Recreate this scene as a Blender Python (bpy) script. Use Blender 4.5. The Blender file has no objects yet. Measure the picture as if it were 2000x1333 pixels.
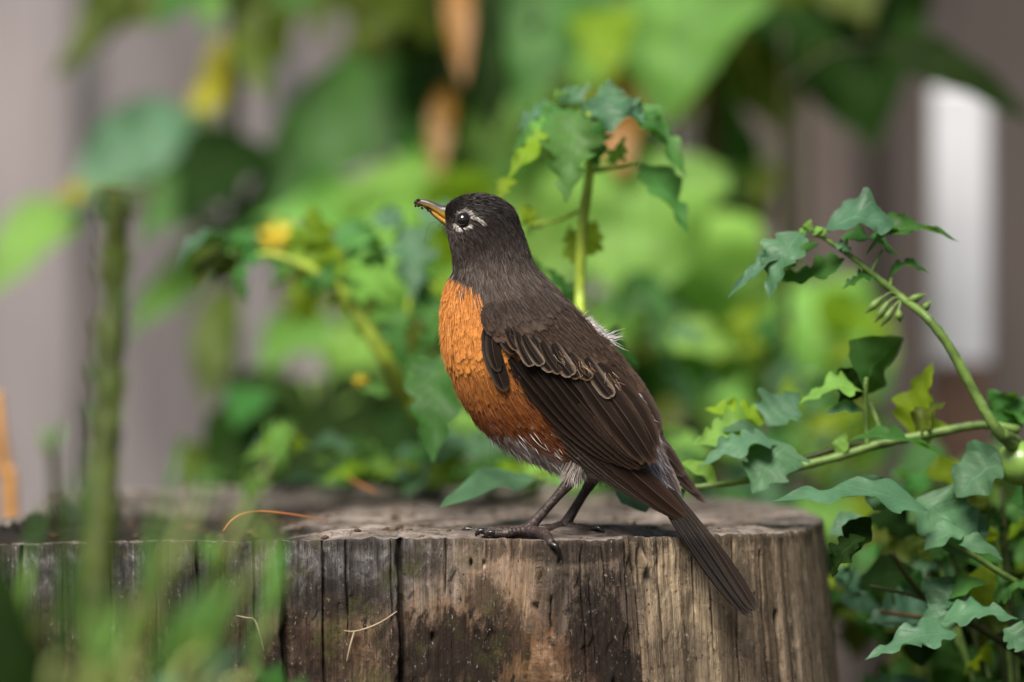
import bpy, math, random
import numpy as np
from mathutils import Vector, noise as mnoise
from mathutils.bvhtree import BVHTree

random.seed(7)
rng = np.random.default_rng(7)
sc = bpy.context.scene
COL = sc.collection

# ------------------------------------------------------------------ camera
FOC, D, PITCH, TOPZ, S = 201.6, 2.8, math.radians(1.47), 0.38, 0.00025
_r0 = np.array([0, math.cos(PITCH), -math.sin(PITCH)])
_u0 = np.array([0, math.sin(PITCH), math.cos(PITCH)])
def _dir(px, py):
    k = 36.0 / (2000 * FOC)
    return _r0 + np.array([(px - 1000) * k, 0, 0]) + _u0 * ((666.5 - py) * k)
_d = _dir(1000, 1050)
CAM = np.array([0, -D, TOPZ - _d[2] * (D - 0.014) / _d[1]])
def P(px, py, y=0.0):
    """world point at depth y (metres behind the bird) seen at photo pixel px,py"""
    d = _dir(px, py)
    return CAM + d * ((y + D) / d[1])
def onz(px, py, z):
    d = _dir(px, py)
    return CAM + d * ((z - CAM[2]) / d[2])
def pxscale(y):
    return S * (D + y) / D

cam = bpy.data.cameras.new('camera')
cam.lens = FOC; cam.sensor_width = 36; cam.clip_start = 0.05; cam.clip_end = 500
cam.dof.use_dof = True; cam.dof.focus_distance = D - 0.016; cam.dof.aperture_fstop = 3.4
camo = bpy.data.objects.new('camera', cam); COL.objects.link(camo)
camo.location = CAM; camo.rotation_euler = (math.pi / 2 - PITCH, 0, 0)
sc.camera = camo

# ------------------------------------------------------------------ light
w = bpy.data.worlds.new('World'); sc.world = w; w.use_nodes = True
nt = w.node_tree; nt.nodes.clear()
sky = nt.nodes.new('ShaderNodeTexSky'); sky.sky_type = 'NISHITA'; sky.sun_disc = False
SUN_EL, SUN_AZ = math.radians(54), math.radians(-156)     # azimuth: from +Y clockwise; here front-left
sky.sun_elevation = SUN_EL; sky.sun_rotation = SUN_AZ
sky.air_density = 1.0; sky.dust_density = 3.0; sky.ozone_density = 0.6
bg = nt.nodes.new('ShaderNodeBackground'); bg.inputs['Strength'].default_value = 0.036
wo = nt.nodes.new('ShaderNodeOutputWorld')
nt.links.new(sky.outputs[0], bg.inputs[0]); nt.links.new(bg.outputs[0], wo.inputs[0])
sun = bpy.data.lights.new('sun', 'SUN'); sun.energy = 3.4; sun.angle = math.radians(28); sun.color = (1, 0.93, 0.82)
suno = bpy.data.objects.new('sun', sun); COL.objects.link(suno)
sd = Vector((math.cos(SUN_EL) * math.sin(SUN_AZ), math.cos(SUN_EL) * math.cos(SUN_AZ), math.sin(SUN_EL)))
suno.rotation_euler = (-sd).to_track_quat('-Z', 'Y').to_euler()
suno.location = (-2, -2, 5)
sc.view_settings.view_transform = 'Standard'; sc.view_settings.look = 'None'
sc.view_settings.gamma = 1; sc.view_settings.exposure = 1.08
sc.render.engine = 'CYCLES'
sc.cycles.transparent_max_bounces = 16

# ------------------------------------------------------------------ helpers
def tag(o, label=None, cat=None, group=None, kind=None):
    if label: o['label'] = label
    if cat: o['category'] = cat
    if group: o['group'] = group
    if kind: o['kind'] = kind
    return o
def empty(name, loc):
    o = bpy.data.objects.new(name, None); COL.objects.link(o); o.location = loc
    o.empty_display_size = 0.02
    return o
def soft_normals(me, V, target, k):
    n = np.zeros(len(me.vertices) * 3, np.float32); me.vertices.foreach_get('normal', n); n = n.reshape(-1, 3)
    sg = np.sign(np.sum(n * target, 1, keepdims=True)); sg[sg == 0] = 1
    m = nrm(n * sg * (1 - k) + target * k)
    me.polygons.foreach_set('use_smooth', np.ones(len(me.polygons), bool))
    me.normals_split_custom_set_from_vertices(m.tolist())
def link_mesh(name, me, mat, parent=None, smooth=True):
    o = bpy.data.objects.new(name, me); COL.objects.link(o)
    if mat: me.materials.append(mat)
    if smooth: me.polygons.foreach_set('use_smooth', np.ones(len(me.polygons), bool))
    if parent:
        o.parent = parent; o.location = -parent_world(parent)
    return o
def parent_world(p):
    v = Vector(p.location); q = p.parent
    while q: v += Vector(q.location); q = q.parent
    return v
def mesh_np(name, V, F, uv=None, col=None):
    """V (n,3) ; F (m,4) or (m,3) ; per-vertex uv and colour"""
    V = np.asarray(V, float); F = np.asarray(F, np.int32)
    me = bpy.data.meshes.new(name)
    m, k = F.shape
    me.vertices.add(len(V)); me.vertices.foreach_set('co', V.ravel())
    me.loops.add(m * k); me.loops.foreach_set('vertex_index', F.ravel())
    me.polygons.add(m); me.polygons.foreach_set('loop_start', np.arange(0, m * k, k, dtype=np.int32))
    me.polygons.foreach_set('loop_total', np.full(m, k, np.int32))
    if uv is not None:
        l = me.uv_layers.new(name='UVMap'); l.data.foreach_set('uv', np.asarray(uv, float)[F.ravel()].ravel())
    if col is not None:
        a = me.color_attributes.new('Col', 'FLOAT_COLOR', 'POINT')
        c = np.ones((len(V), 4)); c[:, :3] = col
        a.data.foreach_set('color', c.ravel())
    me.update(calc_edges=True); me.validate()
    return me
def grid_faces(r, c, wrap=False):
    i = np.arange(r - 1)[:, None]; j = np.arange(c if wrap else c - 1)[None, :]
    a = i * c + j; b = i * c + (j + 1) % c
    return np.stack([a, b, b + c, a + c], -1).reshape(-1, 4)
def catmull(pts, n):
    """resample a list of points smoothly to n points"""
    p = np.asarray(pts, float)
    q = np.vstack([2 * p[0] - p[1], p, 2 * p[-1] - p[-2]])
    t = np.linspace(0, len(p) - 1 - 1e-9, n); i = t.astype(int); f = (t - i)[:, None]
    a, b, c, d = q[i], q[i + 1], q[i + 2], q[i + 3]
    return 0.5 * (2 * b + (c - a) * f + (2 * a - 5 * b + 4 * c - d) * f ** 2 + (3 * b - a - 3 * c + d) * f ** 3)
def nrm(v):
    v = np.asarray(v, float); return v / (np.linalg.norm(v, axis=-1, keepdims=True) + 1e-12)
def smooth(a, b, x):
    t = np.clip((np.asarray(x, float) - a) / (b - a), 0, 1); return t * t * (3 - 2 * t)
def tube_mesh(name, pts, radii, seg=10, n=None, rough=0, col=None, cap=True, seed=0):
    """tube with a circular section along points, capped and tapering"""
    n = n or max(4, len(pts) * 5)
    c = catmull(pts, n); r = catmull(np.asarray(radii, float)[:, None], n)[:, 0].clip(1e-5)
    t = nrm(np.gradient(c, axis=0))
    up = np.array([0, 1, 0.001]); 
    s = nrm(np.cross(t, up)); bad = np.linalg.norm(np.cross(t, up), axis=1) < .15
    s[bad] = nrm(np.cross(t[bad], np.array([1, 0, 0.])))
    o = np.cross(s, t)
    if rough:
        g = np.random.default_rng(seed); r = r * (1 + rough * g.normal(size=n))
    a = np.linspace(0, 2 * np.pi, seg, endpoint=False)
    V = c[:, None] + r[:, None, None] * (np.cos(a)[None, :, None] * s[:, None] + np.sin(a)[None, :, None] * o[:, None])
    V = V.reshape(-1, 3); F = grid_faces(n, seg, True)
    uv = np.stack(np.broadcast_arrays(np.linspace(0, 1, n)[:, None], np.linspace(0, 1, seg)[None]), -1).reshape(-1, 2)
    if cap:
        V = np.vstack([V, c[0] - t[0] * r[0] * .5, c[-1] + t[-1] * r[-1] * .7]); k = n * seg
        j = np.arange(seg); jn = (j + 1) % seg
        F = np.vstack([F, np.stack([jn, j, np.full(seg, k), np.full(seg, k)], 1),
                       np.stack([(n - 1) * seg + j, (n - 1) * seg + jn, np.full(seg, k + 1), np.full(seg, k + 1)], 1)])
        uv = np.vstack([uv, [0, 0], [1, 0]])
        me = bpy.data.meshes.new(name)
        me.from_pydata(V.tolist(), [], [list(dict.fromkeys(f)) for f in F.tolist()])
        me.update(); return me
    return mesh_np(name, V, F, uv)

# ------------------------------------------------------------------ node helpers
class N:
    def __init__(s, name):
        s.m = bpy.data.materials.new(name); s.m.use_nodes = True; s.t = s.m.node_tree; s.t.nodes.clear()
        s.out = s.t.nodes.new('ShaderNodeOutputMaterial')
    def n(s, typ, ins=None, **kw):
        x = s.t.nodes.new('ShaderNode' + typ)
        for k, v in kw.items(): setattr(x, k, v)
        for k, v in (ins or {}).items(): s.set(x.inputs[k], v)
        return x
    def set(s, sock, v):
        if hasattr(v, 'node'): s.t.links.new(v, sock)
        else:
            if sock.type == 'RGBA' and len(v) == 3: v = (*v, 1)
            sock.default_value = v
    def math(s, op, a, b=0.0, c=0.0, clamp=False):
        x = s.n('Math', operation=op, use_clamp=clamp); s.set(x.inputs[0], a); s.set(x.inputs[1], b); s.set(x.inputs[2], c)
        return x.outputs[0]
    def mix(s, f, a, b, mode='MIX'):
        x = s.n('MixRGB', blend_type=mode); s.set(x.inputs[0], f); s.set(x.inputs[1], a); s.set(x.inputs[2], b)
        return x.outputs[0]
    def noise(s, vec, scale, detail=4, rough=.55, dist=0.0):
        x = s.n('TexNoise', {'Scale': scale, 'Detail': detail, 'Roughness': rough, 'Distortion': dist})
        if vec is not None: s.set(x.inputs['Vector'], vec)
        return x.outputs[0]
    def mapping(s, vec, scale=(1, 1, 1), loc=(0, 0, 0), rot=(0, 0, 0)):
        x = s.n('Mapping', {'Scale': scale, 'Location': loc, 'Rotation': rot}); s.set(x.inputs[0], vec); return x.outputs[0]
    def ramp(s, f, stops):
        x = s.n('ValToRGB'); e = x.color_ramp.elements
        while len(e) < len(stops): e.new(.5)
        for el, (p, c) in zip(e, stops):
            el.position = p; el.color = (c, c, c, 1) if np.isscalar(c) else (*c, 1)
        s.set(x.inputs[0], f); return x.outputs[0]
    def step(s, f, a, b):
        x = s.n('MapRange', {'From Min': a, 'From Max': b}, interpolation_type='SMOOTHSTEP'); s.set(x.inputs[0], f); return x.outputs[0]
    def bsdf(s, **k):
        x = s.n('BsdfPrincipled')
        for a, v in k.items(): s.set(x.inputs[a.replace('_', ' ')], v)
        return x
    def bump(s, h, strength, dist):
        return s.n('Bump', {'Height': h, 'Strength': strength, 'Distance': dist}).outputs[0]
    def done(s, sh):
        s.t.links.new(sh, s.out.inputs[0]); return s.m

# ---------------------------------------------------------------- materials
def feather_material(name, ragged, freq, spec=.3, rough=.55):
    m = N(name)
    uv = m.n('UVMap', uv_map='UVMap').outputs[0]
    sp = m.n('SeparateXYZ'); m.set(sp.inputs[0], uv); u, v = sp.outputs[0], sp.outputs[1]
    av = m.math('ABSOLUTE', v)
    c = m.math('SUBTRACT', m.math('MULTIPLY', u, freq), m.math('MULTIPLY', av, freq * .28))
    cv = m.n('CombineXYZ'); m.set(cv.inputs[0], c); m.set(cv.inputs[1], m.math('MULTIPLY', m.math('SIGN', v), 7.3))
    oi = m.n('ObjectInfo').outputs['Random']; m.set(cv.inputs[2], m.math('MULTIPLY', oi, 50))
    geo = m.n('NewGeometry').outputs['Random Per Island']
    cv2 = m.n('VectorMath', operation='ADD'); m.set(cv2.inputs[0], cv.outputs[0])
    cx = m.n('CombineXYZ'); m.set(cx.inputs[0], m.math('MULTIPLY', geo, 90)); m.set(cv2.inputs[1], cx.outputs[0])
    barb = m.noise(cv2.outputs[0], 1.0, 3, .65)
    col = m.n('Attribute', attribute_name='Col').outputs[0]
    k = m.n('MapRange', {'From Min': .25, 'From Max': .75, 'To Min': .62, 'To Max': 1.38}); m.set(k.inputs[0], barb)
    base = m.mix(1, col, k.outputs[0], 'MULTIPLY')
    shaft = m.math('LESS_THAN', av, .035)
    base = m.mix(m.math('MULTIPLY', shaft, .35), base, (.12, .085, .06))
    b = m.bsdf(Base_Color=base, Roughness=rough)
    b.inputs['Specular IOR Level'].default_value = spec
    m.set(b.inputs['Normal'], m.bump(barb, .45, .0004))
    if ragged:
        edge = m.math('MINIMUM', m.math('SUBTRACT', 1.0, av), m.math('MULTIPLY', m.math('SUBTRACT', 1.0, u), 1.6))
        a = m.math('GREATER_THAN', m.math('ADD', edge, .02), m.math('MULTIPLY', m.math('SUBTRACT', barb, .3), ragged))
        m.set(b.inputs['Alpha'], a)
    return m.done(b.outputs[0])
M_plume = feather_material('plumage', .7, 17, .15, .65)
M_flight = feather_material('flight_feather', .22, 60, .12, .55)

def simple(name, colr, rough=.5, spec=.5, nscale=None, namt=.3, bump=0, coat=0):
    m = N(name); tc = m.n('TexCoord').outputs['Object']
    base = colr
    b = m.bsdf(Roughness=rough); b.inputs['Specular IOR Level'].default_value = spec
    if nscale:
        nz = m.noise(tc, nscale, 5, .6)
        dk = tuple(x * (1 - namt) for x in colr); lt = tuple(min(1, x * (1 + namt)) for x in colr)
        base = m.ramp(nz, [(.3, dk), (.7, lt)])
        if bump: m.set(b.inputs['Normal'], m.bump(nz, .6, bump))
    m.set(b.inputs['Base Color'], base)
    if coat: b.inputs['Coat Weight'].default_value = coat; b.inputs['Coat Roughness'].default_value = .02
    return m.done(b.outputs[0])
M_eye = simple('eye_dark', (.006, .004, .003), .05, .6, coat=1)
M_eyering = simple('eyelid', (.03, .025, .022), .5)
def leg_material():
    m = N('leg_skin'); tc = m.n('TexCoord').outputs['Object']
    nz = m.noise(tc, 260, 4, .6); vo = m.n('TexVoronoi', {'Scale': 420.}, feature='DISTANCE_TO_EDGE'); m.set(vo.inputs[0], tc)
    base = m.ramp(nz, [(.3, (.016, .011, .011)), (.55, (.045, .03, .027)), (.78, (.11, .08, .07))])
    b = m.bsdf(Base_Color=base, Roughness=.52); b.inputs['Specular IOR Level'].default_value = .4
    h = m.math('ADD', m.math('MINIMUM', vo.outputs[0], .25), m.math('MULTIPLY', nz, .4))
    m.set(b.inputs['Normal'], m.bump(h, .6, .0012))
    return m.done(b.outputs[0])
M_leg = leg_material()
M_claw = simple('claw_horn', (.012, .010, .010), .25, .5)
def beak_material(name, yellow_from):
    m = N(name); tc = m.n('TexCoord').outputs['Object']
    col = m.n('Attribute', attribute_name='Col').outputs[0]
    nz = m.noise(tc, 330, 5, .65)
    base = m.mix(m.step(nz, .60, .68), col, (.018, .012, .009))
    base = m.mix(m.math('MULTIPLY', m.noise(tc, 900, 2), .4), base, (.02, .014, .01))
    b = m.bsdf(Base_Color=base, Roughness=.36); m.set(b.inputs['Normal'], m.bump(nz, .4, .0006))
    return m.done(b.outputs[0])
M_beak = beak_material('beak_horn', 0)

def leaf_material(name, colr, colr2, trans, spec=.35, rough=.42, vein=.4):
    """colr upper blade, colr2 transmitted tint"""
    m = N(name); uv = m.n('UVMap', uv_map='UVMap').outputs[0]
    sp = m.n('SeparateXYZ'); m.set(sp.inputs[0], uv); u, v = sp.outputs[0], sp.outputs[1]
    av = m.math('ABSOLUTE', v); tc = m.n('TexCoord').outputs['Object']
    rnd = m.n('ObjectInfo').outputs['Random']
    nz = m.noise(tc, 45, 5, .6); nf = m.noise(tc, 420, 3, .6)
    lat = m.math('PINGPONG', m.math('SUBTRACT', m.math('MULTIPLY', u, 8.5), m.math('MULTIPLY', av, 2.2)), .5)
    latm = m.math('SUBTRACT', 1.0, m.step(lat, .0, .09))
    mid = m.math('SUBTRACT', 1.0, m.step(av, .012, .05))
    vn = m.math('MAXIMUM', m.math('MULTIPLY', latm, .55), mid)
    base = m.ramp(nz, [(.28, tuple(x * .72 for x in colr)), (.72, tuple(min(1, x * 1.28) for x in colr))])
    hs = m.n('HueSaturation', {'Saturation': 1.0}); m.set(hs.inputs['Color'], base)
    m.set(hs.inputs['Value'], m.math('MULTIPLY_ADD', rnd, .5, .75))
    m.set(hs.inputs['Hue'], m.math('MULTIPLY_ADD', m.math('FRACT', m.math('MULTIPLY', rnd, 7.7)), .03, .485))
    lightv = tuple(min(1, x * 1.9 + .03) for x in colr)
    base = m.mix(m.math('MULTIPLY', vn, vein), hs.outputs[0], lightv)
    b = m.bsdf(Base_Color=base, Roughness=rough); b.inputs['Specular IOR Level'].default_value = spec
    h = m.math('ADD', m.math('MULTIPLY', vn, -.6), m.math('ADD', m.math('MULTIPLY', nz, .8), m.math('MULTIPLY', nf, .25)))
    m.set(b.inputs['Normal'], m.bump(h, .5, .0016))
    tr = m.n('BsdfTranslucent'); m.set(tr.inputs[0], m.mix(.35, colr2, base, 'MULTIPLY'))
    mx = m.n('MixShader', {0: trans}); m.set(mx.inputs[1], b.outputs[0]); m.set(mx.inputs[2], tr.outputs[0])
    return m.done(mx.outputs[0])
L = dict(
    blue=leaf_material('leaf_bluegreen', (.058, .140, .072), (.14, .36, .03), .25, .35, .5),
    mid=leaf_material('leaf_green', (.045, .140, .028), (.15, .42, .015), .36, .2, .5),
    light=leaf_material('leaf_lightgreen', (.20, .41, .085), (.46, .75, .10), .5, .2, .5),  # brighter than a real leaf, backlight painted into the colour
    lime=leaf_material('leaf_lime', (.22, .35, .022), (.52, .68, .03), .52, .2, .5),  # yellow-green with the backlit glow put into its base colour
    dark=leaf_material('leaf_dark', (.010, .028, .003), (.022, .06, .002), .18, .08, .7),  # near-black green, shadow among the leaves put into the colour
    fresh=leaf_material('leaf_fresh', (.085, .225, .055), (.26, .56, .03), .4, .25, .52),
    olive=leaf_material('leaf_olive', (.062, .090, .008), (.14, .20, .005), .35, .2, .5),
    yellow=leaf_material('leaf_yellow', (.36, .33, .012), (.7, .55, .02), .4),
    rust=leaf_material('leaf_dry', (.26, .11, .018), (.42, .2, .02), .3),
    teal=leaf_material('leaf_teal', (.080, .175, .092), (.16, .40, .06), .3, .28, .55),
)
M_stem = simple('stem_green', (.10, .17, .035), .5, .4, 160, .4, .0006)
M_stemlit = simple('stem_backlit', (.27, .37, .04), .5, .4, 120, .3, .0006)  # lighter copy of the green stem, backlight painted in
M_stalk = simple('stalk_green', (.045, .066, .008), .6, .3, 90, .5, .002)
M_pale = simple('stem_pale', (.22, .27, .09), .6, .3, 120, .3, .0006)
M_stemdk = simple('stem_dark', (.020, .027, .003), .55, .3, 120, .5, .001)
M_stembrown = simple('stem_brown', (.085, .05, .025), .7, .2, 90, .5, .001)
M_petal = simple('petal_yellow', (.55, .42, .02), .5, .3, 200, .2)
M_fruit = simple('fruit_green', (.17, .30, .06), .3, .5, 60, .2)

def board_material(name, c):
    m = N(name); tc = m.n('TexCoord').outputs['Object']; rnd = m.n('ObjectInfo').outputs['Random']
    ad = m.n('VectorMath', operation='ADD'); m.set(ad.inputs[0], tc)
    cx = m.n('CombineXYZ'); m.set(cx.inputs[0], m.math('MULTIPLY', rnd, 20)); m.set(ad.inputs[1], cx.outputs[0])
    g = m.noise(m.mapping(ad.outputs[0], (30, 30, 1.2)), 3, 6, .6, .4); g2 = m.noise(m.mapping(ad.outputs[0], (6, 6, 1.5)), 1.5, 3)
    base = m.ramp(g, [(.25, tuple(x * .6 for x in c)), (.7, tuple(x * 1.2 for x in c))])
    base = m.mix(m.math('MULTIPLY', g2, .5), base, tuple(x * y for x, y in zip(c, (1.2, 1.0, .85))))
    g3 = m.n('MapRange', {'From Min': .32, 'From Max': .68, 'To Min': .55, 'To Max': 1.35}); m.set(g3.inputs[0], m.noise(m.mapping(ad.outputs[0], (5, 5, 1.3), (4, 2, 1)), 1.6, 4, .6, .5)); base = m.mix(1, base, g3.outputs[0], 'MULTIPLY')
    hs = m.n('HueSaturation'); m.set(hs.inputs['Color'], base); m.set(hs.inputs['Value'], m.math('MULTIPLY_ADD', rnd, .95, .55))
    b = m.bsdf(Base_Color=hs.outputs[0], Roughness=.8); m.set(b.inputs['Normal'], m.bump(g, .5, .003))
    return m.done(b.outputs[0])
M_board = board_material('fence_board_grey', (.185, .176, .192))
M_boarddk = board_material('fence_board_brown', (.072, .060, .057))
M_white = simple('white_paint', (.57, .58, .64), .5, .4, 30, .05)
M_postbrown = simple('post_timber', (.10, .06, .045), .8, .2, 40, .4, .002)
M_stake = simple('bamboo_stake', (.48, .24, .07), .6, .3, 60, .35, .001)

def soil_material():
    m = N('soil'); tc = m.n('TexCoord').outputs['Object']
    a = m.noise(tc, 14, 8, .65); b2 = m.noise(tc, 90, 4, .6)
    base = m.ramp(a, [(.3, (.022, .015, .010)), (.6, (.06, .042, .028)), (.8, (.10, .08, .05))])
    b = m.bsdf(Base_Color=base, Roughness=.95); m.set(b.inputs['Normal'], m.bump(m.math('ADD', a, m.math('MULTIPLY', b2, .4)), 1, .02))
    return m.done(b.outputs[0])

# wood of the stump -------------------------------------------------
SIDE_X = lambda px: P(px, 1200, -.03)[0]
def wood_side_material():
    m = N('weathered_wood_side'); tc = m.n('TexCoord').outputs['Object']
    uv = m.n('UVMap', uv_map='UVMap').outputs[0]         # u: metres along the rim, v: metres below the top
    sp = m.n('SeparateXYZ'); m.set(sp.inputs[0], uv); u, v = sp.outputs[0], sp.outputs[1]
    big = m.noise(m.mapping(uv, (26, 9, 1)), 1, 5, .6, .5)
    fib = m.noise(m.mapping(uv, (1300, 26, 1)), 1, 5, .62, .3)
    fib2 = m.noise(m.mapping(uv, (330, 22, 1)), 1, 7, .68, .4)
    mot = m.noise(m.mapping(uv, (150, 85, 1)), 1, 8, .72, .4)
    blot = m.noise(m.mapping(uv, (95, 42, 1)), 1, 9, .74, .35)
    spk = m.noise(m.mapping(uv, (620, 330, 1)), 1, 4, .65)
    uw = m.math('ADD', u, m.math('MULTIPLY', m.math('SUBTRACT', blot, .5), .03))
    zone = m.n('MapRange', {'From Min': -.25, 'From Max': .18}); m.set(zone.inputs[0], uw)
    def zp(x): return (x + .25) / .43
    base = m.ramp(zone.outputs[0], [(zp(-.25), (.06, .053, .036)), (zp(-.15), (.07, .059, .047)), (zp(-.06), (.13, .104, .082)), (zp(-.045), (.29, .215, .155)), (zp(.008), (.31, .215, .145)),
                                    (zp(.022), (.17, .13, .103)), (zp(.064), (.175, .13, .10)), (zp(.078), (.36, .275, .185)), (zp(.118), (.38, .295, .195)), (zp(.145), (.25, .185, .125)), (zp(.165), (.33, .25, .175))])
    # silver weathering down from the cut, left half
    vg = m.math('SUBTRACT', 1.0, m.step(m.math('ADD', v, m.math('MULTIPLY', m.math('SUBTRACT', blot, .5), .06)), .014, .040))
    ug = m.math('SUBTRACT', 1.0, m.step(uw, -.060, .015))
    base = m.mix(m.math('MULTIPLY', m.math('MULTIPLY', vg, ug), .85), base, m.ramp(mot, [(.3, (.030, .028, .028)), (.5, (.095, .091, .094)), (.7, (.25, .243, .25))]))
    # brown weathered lower zone, mottled tan flakes over dark
    lowm = m.math('MULTIPLY', m.step(m.math('ADD', v, m.math('MULTIPLY', m.math('SUBTRACT', blot, .5), .06)), .026, .05), m.math('SUBTRACT', 1.0, m.step(uw, .055, .085)))
    base = m.mix(m.math('MULTIPLY', lowm, .8), base, m.ramp(mot, [(.34, (.022, .014, .009)), (.47, (.085, .052, .033)), (.54, (.20, .125, .075)), (.62, (.36, .26, .18)), (.75, (.46, .37, .29))]))
    gk = m.n('MapRange', {'From Min': .25, 'From Max': .75, 'To Min': .28, 'To Max': 1.65}); m.set(gk.inputs[0], fib2)
    base = m.mix(1, base, gk.outputs[0], 'MULTIPLY')
    gk2 = m.n('MapRange', {'From Min': .3, 'From Max': .7, 'To Min': .52, 'To Max': 1.42}); m.set(gk2.inputs[0], mot)
    base = m.mix(1, base, gk2.outputs[0], 'MULTIPLY')
    base = m.mix(m.math('MULTIPLY', m.step(fib, .43, .31), .85), base, (.022, .014, .009))
    def blob(u0, v0, ru, rv, amt, lo=.40, hi=.60):
        a = m.math('DIVIDE', m.math('SUBTRACT', u, u0), ru); b = m.math('DIVIDE', m.math('SUBTRACT', v, v0), rv)
        d = m.math('SQRT', m.math('ADD', m.math('MULTIPLY', a, a), m.math('MULTIPLY', b, b)))
        f = m.math('SUBTRACT', m.math('ADD', m.math('ADD', m.math('MULTIPLY_ADD', m.math('SUBTRACT', blot, .5), .8, .5), m.math('MULTIPLY', m.math('SUBTRACT', mot, .5), 1.1)), .36), m.math('MULTIPLY', d, .42))
        return m.math('MULTIPLY', m.step(f, lo, hi), amt)
    for a in [(-.012, .052, .052, .042, .5), (.03, .066, .05, .03, .4), (-.09, .05, .03, .02, .35)]:
        base = m.mix(m.math('MULTIPLY', blob(*a, .46, .62), .6), base, (.20, .095, .038))
    dk = (.011, .007, .005)
    for a in [(-.03, .056, .040, .024, .93), (.047, .046, .020, .034, .9), (-.115, .058, .045, .022, .8), (-.088, .028, .03, .012, .8), (-.012, .03, .012, .012, .7), (.06, .066, .014, .014, .85),
              (-.15, .024, .04, .014, .7), (.035, .006, .05, .006, .7), (.095, .06, .022, .02, .55), (.135, .04, .012, .04, .6), (.07, .02, .01, .03, .5), (.0, .045, .02, .016, .7), (-.01, .076, .09, .010, .8), (-.2, .05, .06, .03, .7), (.024, .022, .008, .02, .5), (-.045, .012, .012, .008, .6)]:
        base = m.mix(blob(*a), base, dk)
    for u0, ww in [(.122, .009), (.147, .006), (.099, .003), (.159, .004), (.084, .002)]:
        uu = m.math('ADD', u, m.math('MULTIPLY', m.math('SUBTRACT', mot, .5), .012))
        f = m.math('SUBTRACT', 1.0, m.step(m.math('ABSOLUTE', m.math('SUBTRACT', uu, u0)), ww * .3, ww))
        base = m.mix(m.math('MULTIPLY', f, m.math('MULTIPLY', m.step(fib2, .3, .55), .75)), base, (.035, .023, .014))
    edge = m.math('SUBTRACT', 1.0, m.step(m.math('ADD', v, m.math('MULTIPLY', m.math('SUBTRACT', fib2, .5), .03)), .0015, .007))
    base = m.mix(m.math('MULTIPLY', edge, .65), base, (.028, .02, .015))
    # crusty pale lichen flecks inside the dark rot, black pin specks elsewhere
    fl = m.math('MULTIPLY', m.step(spk, .60, .66), m.step(mot, .48, .56))
    base = m.mix(m.math('MULTIPLY', fl, .6), base, (.42, .38, .33))
    base = m.mix(m.math('MULTIPLY', m.step(m.math('ADD', spk, m.math('MULTIPLY', m.math('SUBTRACT', blot, .5), .35)), .39, .33), .9), base, (.013, .009, .006))
    alg = m.math('MULTIPLY', m.math('MULTIPLY', m.step(m.noise(m.mapping(uv, (40, 40, 1), (3, 5, 0)), 1, 6, .65), .5, .62), .45), m.math('SUBTRACT', 1.0, m.step(u, -.06, .06)))
    base = m.mix(alg, base, (.065, .068, .018))
    b = m.bsdf(Base_Color=base, Roughness=.82); b.inputs['Specular IOR Level'].default_value = .25
    h = m.math('ADD', m.math('MULTIPLY', fib, .8), m.math('ADD', m.math('MULTIPLY', fib2, .9), m.math('MULTIPLY', mot, 1.5)))
    m.set(b.inputs['Normal'], m.bump(h, .8, .0022))
    return m.done(b.outputs[0])
def wood_top_material():
    m = N('weathered_wood_top'); tc = m.n('TexCoord').outputs['Object']
    sp = m.n('SeparateXYZ'); m.set(sp.inputs[0], tc); x, y, z = sp.outputs
    n1 = m.noise(m.mapping(tc, (32, 75, 25)), 1, 9, .72, .5); n2 = m.noise(tc, 160, 5, .65); n3 = m.noise(m.mapping(tc, (9, 22, 9)), 1, 4, .6, .3)
    base = m.ramp(n1, [(.32, (.022, .016, .012)), (.42, (.12, .098, .083)), (.54, (.26, .215, .187)), (.68, (.46, .41, .375))])
    base = m.mix(m.math('MULTIPLY', m.step(n2, .5, .36), .5), base, (.03, .02, .015))
    # rotten dark heartwood at the left, where the top has sunk
    att = m.n('Attribute', attribute_name='Col').outputs[0]
    ss = m.n('SeparateColor'); m.set(ss.inputs[0], att)
    rot = m.step(m.math('ADD', ss.outputs[0], m.math('MULTIPLY', m.math('SUBTRACT', n3, .5), .6)), .3, .62)
    dark = m.ramp(n1, [(.35, (.006, .005, .004)), (.55, (.022, .017, .013)), (.72, (.10, .08, .062))])
    base = m.mix(rot, base, dark)
    rim = m.step(m.math('ADD', ss.outputs[1], m.math('MULTIPLY', m.math('SUBTRACT', n2, .5), .4)), .45, .75)
    base = m.mix(m.math('MULTIPLY', rim, .75), base, m.ramp(n2, [(.3, (.07, .058, .05)), (.7, (.34, .30, .27))]))
    b = m.bsdf(Base_Color=base, Roughness=.8); b.inputs['Specular IOR Level'].default_value = .3
    m.set(b.inputs['Normal'], m.bump(m.math('ADD', n1, m.math('MULTIPLY', n2, .7)), 1, .006))
    return m.done(b.outputs[0])

# ================================================================== SETTING
def build_ground():
    n = 60; g = np.linspace(-1, 1, n); g = np.sign(g) * np.abs(g) ** 2.2 * 40
    X, Y = np.meshgrid(g, g)
    Z = np.array([[0.012 * mnoise.noise(Vector((a * 3, b * 3, 0))) for a, b in zip(r, q)] for r, q in zip(X, Y)]) - .01
    o = link_mesh('ground', mesh_np('ground', np.stack([X, Y, Z], -1).reshape(-1, 3), grid_faces(n, n)), soil_material())
    tag(o, kind='structure', label='dark bare garden soil under the plants')
build_ground()

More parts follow.
